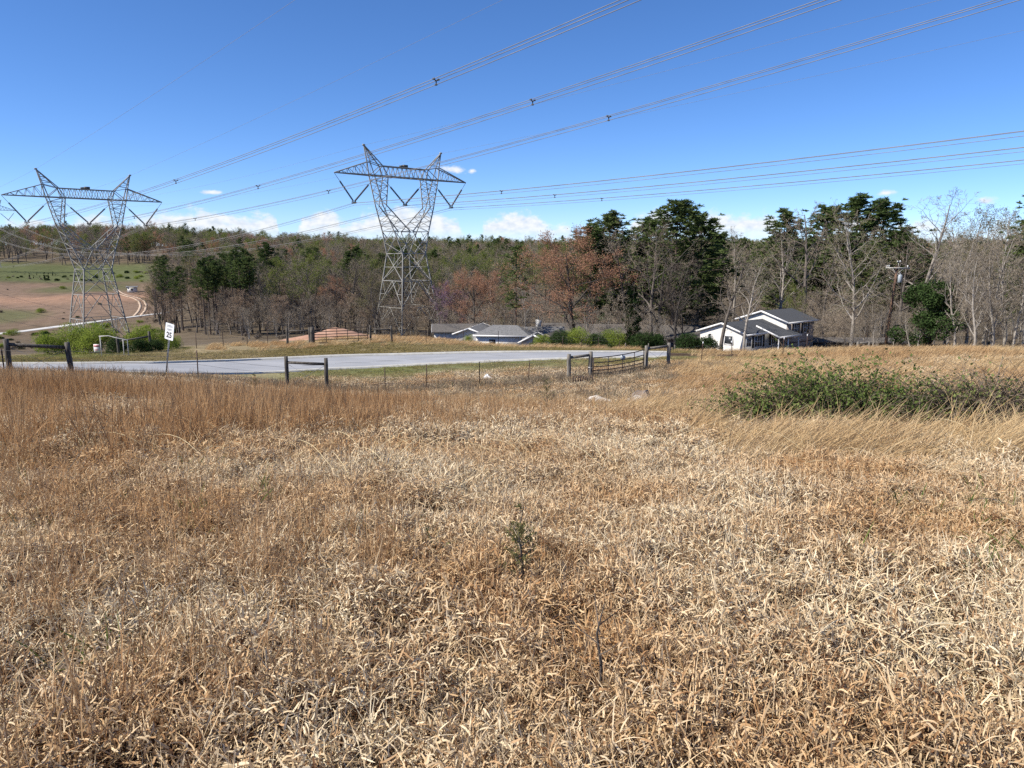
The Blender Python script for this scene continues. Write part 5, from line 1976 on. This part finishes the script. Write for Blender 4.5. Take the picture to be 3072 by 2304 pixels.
# leafless brush on the woodland floor
ux, uy = polar_pts(9000, 84, 280, math.radians(44))
rn_, rf_ = road_band(ux, uy)
au = ux / uy
keep = (rf_ > 22) & ~((au < -.40) & (uy < 300)) & ~((au < -.23) & (uy < 128)) & ~((au > -.23) & (au < -.06) & (uy < 134)) & ~((au >= -.06) & (au < .1) & (uy < 118)) & ~((au > .2) & (au < .4) & (uy < 112) & (uy > 84))
keep &= RS.uniform(0, 1, len(ux)) < .62
put('undergrowth', [list(PROTO['brown_bush'][0][1:3]), list(PROTO['thicket'][0][1:3]), [PROTO['bare'][3][2]]], ux[keep], uy[keep], .22, .5, 'brown leafless undergrowth on the floor of the woods', 'undergrowth')
vx, vy = polar_pts(2600, 165, 470, math.radians(46))
av = vx / vy
keep = (av < -.42) & ((vy > 372) | ((vy < 205)) | (RS.uniform(0, 1, len(vx)) < .05)) & (np.abs(np.hypot(vx + 86.5, vy - 160.7)) > 5)
lz = np.array([tuple(p) for p in LA])
keep &= np.abs(vy - np.interp(vx, lz[:, 0], lz[:, 1])) > 5
put('valley_scrub', [list(PROTO['brown_bush'][0][1:3]), list(PROTO['bright_bush'][0][1:3]), list(PROTO['dark_bush'][0][1:3])], vx[keep], vy[keep], .35, .9, 'low green and brown scrub on the valley slope', 'scrub', zs=(.4, .7))

# ---- grass
GC = dict(
    straw=mat_leaf('straw_blades', [(0.34, 0.195, 0.10), (0.65, 0.485, 0.285), (0.82, 0.68, 0.455), (0.87, 0.755, 0.54), (0.73, 0.55, 0.34), (0.44, 0.265, 0.135)], .2, (.82, .68, .55), .45, wo=.03),
    brown=mat_leaf('brown_leaf_bits', [(0.07, 0.036, 0.02), (0.16, 0.08, 0.042), (0.28, 0.15, 0.08)], .2, None, .2, wo=.03),
    rust=mat_leaf('rust_stems', [(0.25, 0.13, 0.06), (0.43, 0.25, 0.12), (0.57, 0.385, 0.21), (0.36, 0.20, 0.095)], .3, (.85, .78, .72), .4, wo=.4),
    tan=mat_leaf('tan_blades', [(0.42, 0.27, 0.125), (0.60, 0.42, 0.22), (0.66, 0.50, 0.28), (0.46, 0.31, 0.17)], .3, (.8, .72, .68), .16, wo=.45),
    turf=mat_leaf('turf_blades', [(0.13, 0.15, 0.04), (0.30, 0.255, 0.12), (0.40, 0.33, 0.18), (0.18, 0.20, 0.06)], .3, (.75, .9, .55), .1, wo=.5),
    dryturf=mat_leaf('dry_turf_blades', [(0.33, 0.25, 0.13), (0.46, 0.36, 0.20), (0.30, 0.26, 0.11), (0.40, 0.28, 0.16)], .3, (.75, .75, .6), .1, wo=.5),
    weed=mat_leaf('grey_weed_stems', [(0.14, 0.105, 0.075), (0.24, 0.185, 0.13), (0.33, 0.26, 0.18), (0.17, 0.155, 0.07)], .2, None, .2, wo=.5),
    green=mat_leaf('green_blades', [(0.07, 0.12, 0.03), (0.13, 0.18, 0.045), (0.2, 0.22, 0.08)], .3, None, .2, wo=.4),
    stalk=mat_leaf('pale_stalks', [(0.62, 0.50, 0.28), (0.72, 0.60, 0.37), (0.55, 0.42, 0.22)], .2, None, .2, wo=.4),
)


def blades(seed, n, R, L, lean, curl, width, K=5, az=None, zmin=.006, jit=.1, base_z=(0, 0)):
    r = np.random.RandomState(seed)
    rr_ = R * np.sqrt(r.uniform(0, 1, n))
    a = r.uniform(0, 6.283, n)
    b = np.stack([np.cos(a) * rr_, np.sin(a) * rr_, r.uniform(base_z[0], base_z[1], n)], -1)
    ph = r.uniform(0, 6.283, n) if az is None else r.normal(az[0], az[1], n)
    ln = r.uniform(L[0], L[1], n)
    th = np.radians(r.uniform(lean[0], lean[1], n))
    cu = r.uniform(curl[0], curl[1], n)
    P = np.zeros((n, K, 3))
    P[:, 0] = b
    for k in range(1, K):
        t = th + cu * (k - .5) / (K - 1)
        pj = ph + r.normal(0, jit, n)
        st = ln / (K - 1)
        P[:, k] = P[:, k - 1] + np.stack([np.sin(t) * np.cos(pj), np.sin(t) * np.sin(pj), np.cos(t)], -1) * st[:, None]
    P[:, :, 2] = np.maximum(P[:, :, 2], zmin + r.uniform(0, .01, n)[:, None])
    w = width * r.uniform(.7, 1.3, n)
    prof = np.interp(np.linspace(0, 1, K), [0, .3, .75, 1], [.8, 1, .8, .15])
    return ribbons(P, w[:, None] * prof[None], r)


def tuft(name, parts):
    """parts: list of (material, (V, Q))"""
    Vs, Fs, mi, mats, b = [], [], [], [], 0
    for m_, (V, Qd) in parts:
        Vs.append(V)
        Fs.append(Qd + b)
        mi.append(np.full(len(Qd), len(mats)))
        mats.append(m_)
        b += len(V)
    return mesh_np(name, np.concatenate(Vs), [np.concatenate(Fs)], mats, np.concatenate(mi))


def mat_tile(seed, n, R, w, s=1.0, amp=.05):
    """round patch of matted dead grass: curled leaf bits, longer blades, thin stems"""
    hum = np.random.RandomState(seed).uniform(0, 6.28, 6)

    def hz_(b):
        return amp * (np.sin(b[:, 0] * 5 / s + hum[0] + np.sin(b[:, 1] * 3 / s + hum[1])) * np.sin(b[:, 1] * 6 / s + hum[2]) + .6 * np.sin(b[:, 0] * 11 / s + hum[3]) * np.sin(b[:, 1] * 12 / s + hum[4]))
    parts = []
    for k, (fr, L, lean, curl, wf, K, mt, bz) in enumerate((
            (.60, (.025, .075), (15, 100), (-1.2, 3.6), 1.3, 5, 'straw', (.0, .12)),
            (.14, (.08, .20), (30, 85), (-.2, 1.9), .8, 5, 'straw', (.0, .06)),
            (.21, (.025, .07), (10, 100), (-1, 3), 1.3, 4, 'brown', (.0, .06)),
            (.05, (.12, .28), (5, 60), (-.2, .8), .6, 4, 'straw', (0, .02)))):
        V, Qd = blades(seed * 10 + k, int(n * fr), R, (L[0] * s, L[1] * s), lean, curl, w * wf, K, base_z=(bz[0] * s, bz[1] * s), zmin=-.2)
        nb = int(n * fr)
        VV = V.reshape(nb, -1, 3)
        VV[:, :, 2] += hz_(VV[:, 0])[:, None]
        parts.append((GC[mt], (VV.reshape(-1, 3), Qd)))
    return tuft('mat_tile', parts)


def tiles(name, protos, r0, r1, step, label, cat, keepf=None):
    """tiles laid on a jittered grid, tilted to the slope"""
    g = np.arange(-r1, r1, step)
    gx_, gy_ = np.meshgrid(g, np.arange(0, r1, step))
    x, y = gx_.ravel() + RS.uniform(-.3, .3, gx_.size) * step, gy_.ravel() + RS.uniform(-.3, .3, gx_.size) * step
    r = np.hypot(x, y)
    k = (r > r0) & (r < r1) & (np.abs(np.arctan2(x, y)) < HALF)
    if keepf is not None:
        k &= keepf(x, y)
    x, y = x[k], y[k]
    z = hfun(x, y)
    e = step * .5
    dzx = (hfun(x + e, y) - hfun(x - e, y)) / (2 * e)
    dzy = (hfun(x, y + e) - hfun(x, y - e)) / (2 * e)
    rot = []
    for i in range(len(x)):
        nrm = Vector((-dzx[i], -dzy[i], 1)).normalized()
        q = Vector((0, 0, 1)).rotation_difference(nrm) @ Euler((0, 0, RS.uniform(0, 6.283))).to_quaternion()
        rot.append(tuple(q.to_euler()))
    sc_ = np.repeat(RS.uniform(.92, 1.12, len(x))[:, None], 3, 1)
    return scatter(name, protos, np.stack([x, y, z + .01], -1), np.array(rot), sc_, RS.randint(0, len(protos), len(x)), label, cat)


TH0 = [[mat_tile(51 + k, 4600, .52, .0050, 1.0, .06)] for k in range(6)]
TH1 = [[mat_tile(61 + k, 5200, 1.05, .0080, 1.15, .07)] for k in range(6)]
TH2 = [[mat_tile(71 + k, 4600, 2.2, .016, 1.3, .05)] for k in range(5)]
tiles('matted_grass_near', TH0, 1.0, 8.6, .68, 'pale matted dead grass nearest the viewer', 'grass')
tiles('matted_grass_middle', TH1, 8.2, 22.5, 1.35, 'matted dead grass across the middle of the slope', 'grass')
tiles('matted_grass_far', TH2, 21.5, 52, 2.8, 'dead grass on the slope above the near fence', 'grass', lambda x, y: road_band(x, y)[0] < -6)


def rust(seed, n, w, s=1.0, R=.13):
    r_ = np.random.RandomState(seed)
    return tuft('broomsedge', [(GC['rust'], blades(seed, n, R, (.35 * s, .85 * s), (0, 13), (-.1, .35), w, 5, jit=.05)),
                               (GC['rust'], blades(seed + 1, n * 2, R * 1.25, (.12 * s, .38 * s), (5, 40), (-.3, 1.6), w * 1.1, 5, base_z=(.0, .28 * s))),
                               (GC['straw'], blades(seed + 2, n, R * 1.6, (.1, .3), (20, 75), (.2, 1.8), w * 1.3, 5))])


RU0 = [[rust(700 + 5 * k, 16, .0032)] for k in range(5)]
RU1 = [[rust(740 + 5 * k, 20, .006, 1.0, .2)] for k in range(5)]
RU2 = [[tuft('broomsedge_mixed', [(GC['rust'], blades(780 + 5 * k, 14, .4, (.35, .85), (0, 15), (-.1, .4), .012, 5)), (GC['tan'], blades(781 + 5 * k, 16, .5, (.2, .6), (5, 45), (-.2, 1.3), .012, 5)),
                                  (GC['weed'], blades(782 + 5 * k, 14, .5, (.2, .7), (0, 35), (-.3, .9), .010, 5, jit=.25)), (GC['straw'], blades(783 + 5 * k, 22, .6, (.1, .3), (20, 75), (.2, 1.8), .016, 5))])] for k in range(4)]


def redness(x, y):
    a = x / np.maximum(y, .1)
    return np.clip(.62 - a * 1.15, 0.03, 1) * np.clip((y - 2.2) / 3.5, .12, 1) * np.clip(vnoise(x * .55, y * .55, 21) * 2.0 - .42, 0, 1)


for nm, pr, n, r0, r1, lab in (('broomsedge_near', RU0, 1500, 2.2, 9, 'rust-brown upright grass stems in the near field'), ('broomsedge_middle', RU1, 6500, 8.5, 22, 'rust-brown stand of upright grass across the slope'),
                               ('broomsedge_far', RU2, 5200, 21, 42, 'rust-brown grass above the near fence')):
    x, y = polar_pts(n, r0, r1)
    rn_, rf_ = road_band(x, y)
    az_ = x / y
    k_ = (RS.uniform(0, 1, n) < redness(x, y) * (1.0 if r0 > 5 else .55)) & (rn_ < -4.5) & ~((az_ > -.33) & (y > 34))
    x, y, az_ = x[k_], y[k_], az_[k_]
    hs_ = np.clip(.62 - az_ * .75, .42, 1.05) * np.where(y > 20, np.clip(.95 - (y - 20) * .035, .4, 1) * np.clip(.45 - (az_ + .2) * 1.4, .32, 1.0), 1) * RS.uniform(.7, 1.15, len(x))
    ws_ = np.clip(hs_ * 1.2, .6, 1.1)
    rot = np.stack([RS.normal(0, .07, len(x)), RS.normal(0, .07, len(x)), RS.uniform(0, 6.28, len(x))], -1)
    scatter(nm, pr, np.stack([x, y, hfun(x, y)], -1), rot, np.stack([ws_, ws_, hs_], -1), RS.randint(0, len(pr), len(x)), lab, 'grass')


def windy(seed, n, w, s=1.0, R=.25):
    return tuft('windblown', [(GC['tan'], blades(seed, n, R, (.35 * s, .8 * s), (18, 55), (.3, 1.1), w, 6, az=(0.0, .55), jit=.08)),
                              (GC['tan'], blades(seed + 1, n // 2, R * 1.2, (.15 * s, .4 * s), (10, 75), (.0, 1.4), w, 5))])


WI1 = [[windy(800 + 5 * k, 55, .0055, 1.0)] for k in range(5)]
WI2 = [[windy(840 + 5 * k, 70, .017, 1.05, .55)] for k in range(5)]


def windz(x, y):
    a = x / np.maximum(y, .1)
    rn_, rf_ = road_band(x, y)
    right = np.clip((a - .10) / .2, 0, 1) * np.maximum(np.clip((y - 9.5) / 5, 0, 1), np.clip((y - 7.2) / 1.2, 0, 1) * (a > .28)) * ~((a > .26) & (y > 9.9) & (y < 12.6))
    mid = np.clip((a + .15) / .2, 0, 1) * np.clip((y - 15) / 6, 0, 1) * .35
    return np.maximum(right, mid) * np.clip(vnoise(x * .3, y * .3, 33) * 1.6 - .1, .15, 1)


x, y = polar_pts(5600, 7, 24)
k_ = RS.uniform(0, 1, len(x)) < windz(x, y)
put('windblown_grass_near', WI1, x[k_], y[k_], .7, 1.1, 'tan windblown grass around the bramble bank', 'grass', rotz=(0, .35), tilt=.08)
x, y = polar_pts(11000, 22, 66)
rn_, rf_ = road_band(x, y)
a_ = x / y
k_ = (RS.uniform(0, 1, len(x)) < windz(x, y)) & ((rn_ < -5) | (a_ > .235)) & ~((y < 50) & (y > 40) & (a_ > .06) & (a_ < .2) & (RS.uniform(0, 1, len(x)) < .7))
x, y, a_ = x[k_], y[k_], a_[k_]
low = np.clip((a_ - .14) / .09, 0, 1)
zs_ = (.30 + .70 * low) * RS.uniform(.6, 1.05, len(x))
ss_ = RS.uniform(.6, 1.05, len(x)) * (.7 + .3 * low)
scatter('windblown_grass_far', WI2, np.stack([x, y, hfun(x, y)], -1), np.stack([RS.normal(0, .08, len(x)), RS.normal(0, .08, len(x)), RS.normal(0, .35, len(x))], -1), np.stack([ss_, ss_, zs_], -1), RS.randint(0, len(WI2), len(x)),
        'tan windblown grass on the rise right of the near gate', 'grass')
# tan grass strip behind the far fence, and under the gate pylon
x, y = polar_pts(9000, 60, 150, math.radians(40))
rn_, rf_ = road_band(x, y)
a_ = x / y
k_ = (rf_ > 7.5) & (a_ > -.40) & (a_ < .30) & (RS.uniform(0, 1, len(x)) < np.clip((y - 60) / 5, 0, 1) * np.clip((122 - y) / 34, .1, 1)) & (np.hypot((x - cpt.x + 2.5) / 4.5, (y - cpt.y) / 5) > 1)
k_ &= ~((y > 77) & (a_ > -.075)) & ~((a_ < -.25) & (y > 72))
put('tan_grass_beyond_road', WI2, x[k_], y[k_], .6, .95, 'tan grass strip along the far fence', 'grass', rotz=(0, .4), tilt=.08)
# mown verges
TU = [[tuft('turf', [(GC['turf'], blades(900 + k, 130, .6, (.05, .13), (5, 60), (0, 1.2), .016, 4))])] for k in range(4)]
DT = [[tuft('dry_turf', [(GC['dryturf'], blades(920 + k, 130, .6, (.06, .18), (10, 75), (0, 1.4), .018, 4))])] for k in range(4)]
x, y = polar_pts(9000, 36, 68, math.radians(42))
rn_, rf_ = road_band(x, y)
a_ = x / y
g_ = (rn_ > -6.5) & (rn_ < -.5) & (a_ > -.30) & (a_ < .235)
k_ = g_ & (RS.uniform(0, 1, len(x)) < np.clip((rn_ + 6.5) / 3, 0, 1) * np.where(a_ < .08, .9, .35))
put('verge_turf', TU, x[k_], y[k_], .6, 1.0, 'short green grass on the near verge of the road', 'grass')
k_ = ((g_ & ~k_) | ((rf_ > .6) & (rf_ < 9)))
x2, y2 = polar_pts(7000, 46, 76, math.radians(42))
rn2, rf2 = road_band(x2, y2)
k2 = (rf2 > .6) & (rf2 < 11)
put('dry_verge', DT, np.concatenate([x[k_], x2[k2]]), np.concatenate([y[k_], y2[k2]]), .6, 1.1, 'short dry grass on the road verges', 'grass')
k3 = (rf2 > 2) & (x2 / y2 < -.42)
put('green_verge', TU, x2[k3], y2[k3], .6, 1.0, 'short green grass below the bright bushes', 'grass')
# grey weeds along the near fence
WE = [[tuft('weed', [(GC['weed'], blades(940 + 3 * k, 60, .4, (.2, .65), (0, 50), (-.4, 1.2), .012, 5, jit=.3)), (GC['green'], blades(941 + 3 * k, 14, .4, (.1, .3), (0, 60), (0, 1), .018, 4))])] for k in range(4)]
x, y = polar_pts(9000, 24, 50, math.radians(40))
rn_, rf_ = road_band(x, y)
a_ = x / y
fence_y = np.interp(a_, [-.65, -.4, -.29, -.23, -.16, -.04, .07, .10, .17, .2], [30.8, 37, 41, 41, 42, 43, 43.4, 43.8, 48, 48.6])
d_ = y - fence_y
pw = np.exp(-(d_ / 1.5) ** 2) + .22 * ((a_ > -.1) & (a_ < .22) & (y > 28) & (y < fence_y))
k_ = (RS.uniform(0, 1, len(x)) < pw) & (rn_ < -3)
put('fence_line_weeds', WE, x[k_], y[k_], .5, 1.0, 'grey-brown weeds along the near fence', 'weeds')
# long pale stalks bowed over the mat
ST = [[tuft('stalk', [(GC['stalk'], blades(960 + k, 5, .2, (.45, .95), (35, 70), (.5, 1.3), 0.0048, 8, az=(0, .9), jit=.06))])] for k in range(5)]
x, y = polar_pts(1500, 3.0, 16)
k_ = vnoise(x * .8, y * .8, 44) > .48
put('bowed_stalks', ST, x[k_], y[k_], .5, 1.0, 'long pale stalks bowed over the matted grass', 'grass')
GR = [[tuft('green_sprig', [(GC['green'], blades(980 + k, 16, .12, (.08, .25), (0, 45), (0, 1.0), .007, 4))])] for k in range(4)]
x, y = polar_pts(1500, 3, 26)
k_ = vnoise(x * .4, y * .4, 55) > .58
put('green_sprigs', GR, x[k_], y[k_], .6, 1.4, 'small green sprigs growing through the dead grass', 'weeds')

# ---- bramble bank on the right of the slope


def bramble(px, Y, hgt, wid, nleaf, ncane, label, seed):
    g = ground(px, Y)
    r = np.random.RandomState(seed)
    B = empty('bramble_bush', g)
    tag(B, label, 'bush', 'brambles on the slope')
    K = 8
    P = np.zeros((ncane, K, 3))
    a = r.uniform(0, 6.283, ncane)
    b = np.sqrt(r.uniform(0, 1, ncane))
    P[:, 0] = np.stack([np.cos(a) * b * wid * .42, np.sin(a) * b * wid * .25, np.full(ncane, -.05)], -1)
    ph = r.uniform(0, 6.283, ncane)
    th = r.uniform(.0, .5, ncane)
    cu = r.uniform(.8, 2.6, ncane)
    ln = hgt * r.uniform(.9, 1.75, ncane) / (K - 1)
    for k in range(1, K):
        t = th + cu * (k / (K - 1)) ** 1.6
        P[:, k] = P[:, k - 1] + np.stack([np.sin(t) * np.cos(ph), np.sin(t) * np.sin(ph) * .7, np.cos(t)], -1) * ln[:, None] + r.normal(0, .012, (ncane, 3))
    P[:, :, 2] = np.maximum(P[:, :, 2], 0.0)
    V, Qd = ribbons(P, np.tile(np.linspace(.013, .005, K), (ncane, 1)), r)
    obj('canes', mesh_np('canes', V, Qd, [M['cane']]), B)
    if nleaf:
        i, j = r.randint(0, ncane, nleaf), r.uniform(1.5, K - 1.01, nleaf)
        j0 = j.astype(int)
        C = P[i, j0] + (P[i, j0 + 1] - P[i, j0]) * (j - j0)[:, None] + r.normal(0, .03, (nleaf, 3))
        C[:, 2] = np.abs(C[:, 2])
        V, Qd = leaf_tris(C, .05, r, .7, .5)
        obj('leaves', mesh_np('leaves', V, Qd, [M['lf_bramble']]), B)


for i, (px, Y, h_, w_, nl, nc, lab) in enumerate(((2235, 12.9, .62, 1.1, 900, 170, 'thin mostly leafless bramble at the left end of the bramble bank'), (2350, 12.7, .8, 1.2, 3000, 150, 'leafy bramble second from the left in the bank'),
                                                  (2465, 12.9, 1.08, 1.25, 4600, 170, 'tall leafy bramble with dark canes in the bramble bank'), (2575, 12.6, .92, 1.2, 4400, 160, 'leafy bramble right beside the tallest one'),
                                                  (2700, 12.5, .62, 1.2, 1600, 190, 'sparse bramble in the dip of the bramble bank'), (2820, 12.5, .82, 1.2, 2500, 200, 'leafy bramble right of the dip'),
                                                  (2930, 12.3, .84, 1.2, 900, 300, 'half bare bramble left of the bare end'), (3045, 12.2, .84, 1.3, 350, 330, 'brown bare bramble tangle at the frame edge'), (3160, 12.2, .8, 1.3, 600, 260, 'bramble tangle running out of the frame'))):
    bramble(px, Y - 1.05, h_ * 1.02, w_, int(nl * .9), int(nc * 1.3), lab, 1000 + i)


def seedling(name, px, Y, h_, label, cat, seed, leafy=True, mat='lf_olive', twig='tw_dark'):
    g = ground(px, Y)
    S_ = empty(name, g)
    tag(S_, label, cat)
    r = random.Random(seed)
    mb = MB()
    st = [(0, 0, -.03), (.01, 0, h_ * .35), (-.01, .01, h_ * .7), (.015, 0, h_)]
    mb.tube(st, [.007, .006, .004, .002], 6)
    mb.build('stem', M['bark_dark'], S_)
    tw, C = [], []
    for k in range(26 if leafy else 5):
        t = r.uniform(.2, 1) if leafy else (.4 + .1 * k)
        a = r.uniform(0, 6.28)
        L_ = h_ * (.28 * (1.1 - t) + .06) if leafy else h_ * .4
        b = Vector((0, 0, h_ * t))
        d = Vector((math.cos(a), math.sin(a), .8)).normalized()
        tw.append([tuple(b), tuple(b + d * L_ * .5), tuple(b + d * L_ + Vector((0, 0, .01)))])
        for j in range(34 if leafy else 0):
            q = b + d * L_ * r.uniform(.2, 1.1)
            C.append((q.x + r.gauss(0, .008), q.y + r.gauss(0, .008), q.z + r.gauss(0, .008)))
    rs = np.random.RandomState(seed)
    V, Qd = ribbons(np.array(tw, float), np.tile([[.006, .004, .002]], (len(tw), 1)), rs)
    obj('twigs', mesh_np('twigs', V, Qd, [M[twig]]), S_)
    if leafy:
        V, Qd = leaf_tris(np.array(C), .02, rs, .35)
        obj('needles', mesh_np('needles', V, Qd, [M[mat]]), S_)


seedling('cedar_seedling', 1562, 3.9, .5, 'small olive cedar seedling standing alone in the matted grass', 'seedling', 5, twig='tw_grey')
seedling('bare_sapling', 1795, 2.75, .42, 'dark forked leafless sapling low in the near grass', 'sapling', 6, leafy=False)
seedling('cedar_seedling', 1640, 14, .8, 'thin dull cedar seedling in the rust-brown grass below the gate', 'seedling', 8)
seedling('cedar_seedling', 770, 18, .75, 'squat olive cedar seedling left in the rust-brown grass', 'seedling', 9)
g = ground(2300, 4.45)
V, Qd = blades(1200, 26, .05, (.07, .16), (5, 55), (.1, .9), .012, 5)
o = obj('green_rosette', mesh_np('green_rosette', V, Qd, [GC['green']]), None, g)
tag(o, 'small fresh green leafy tuft right in the pale matted grass', 'plant')
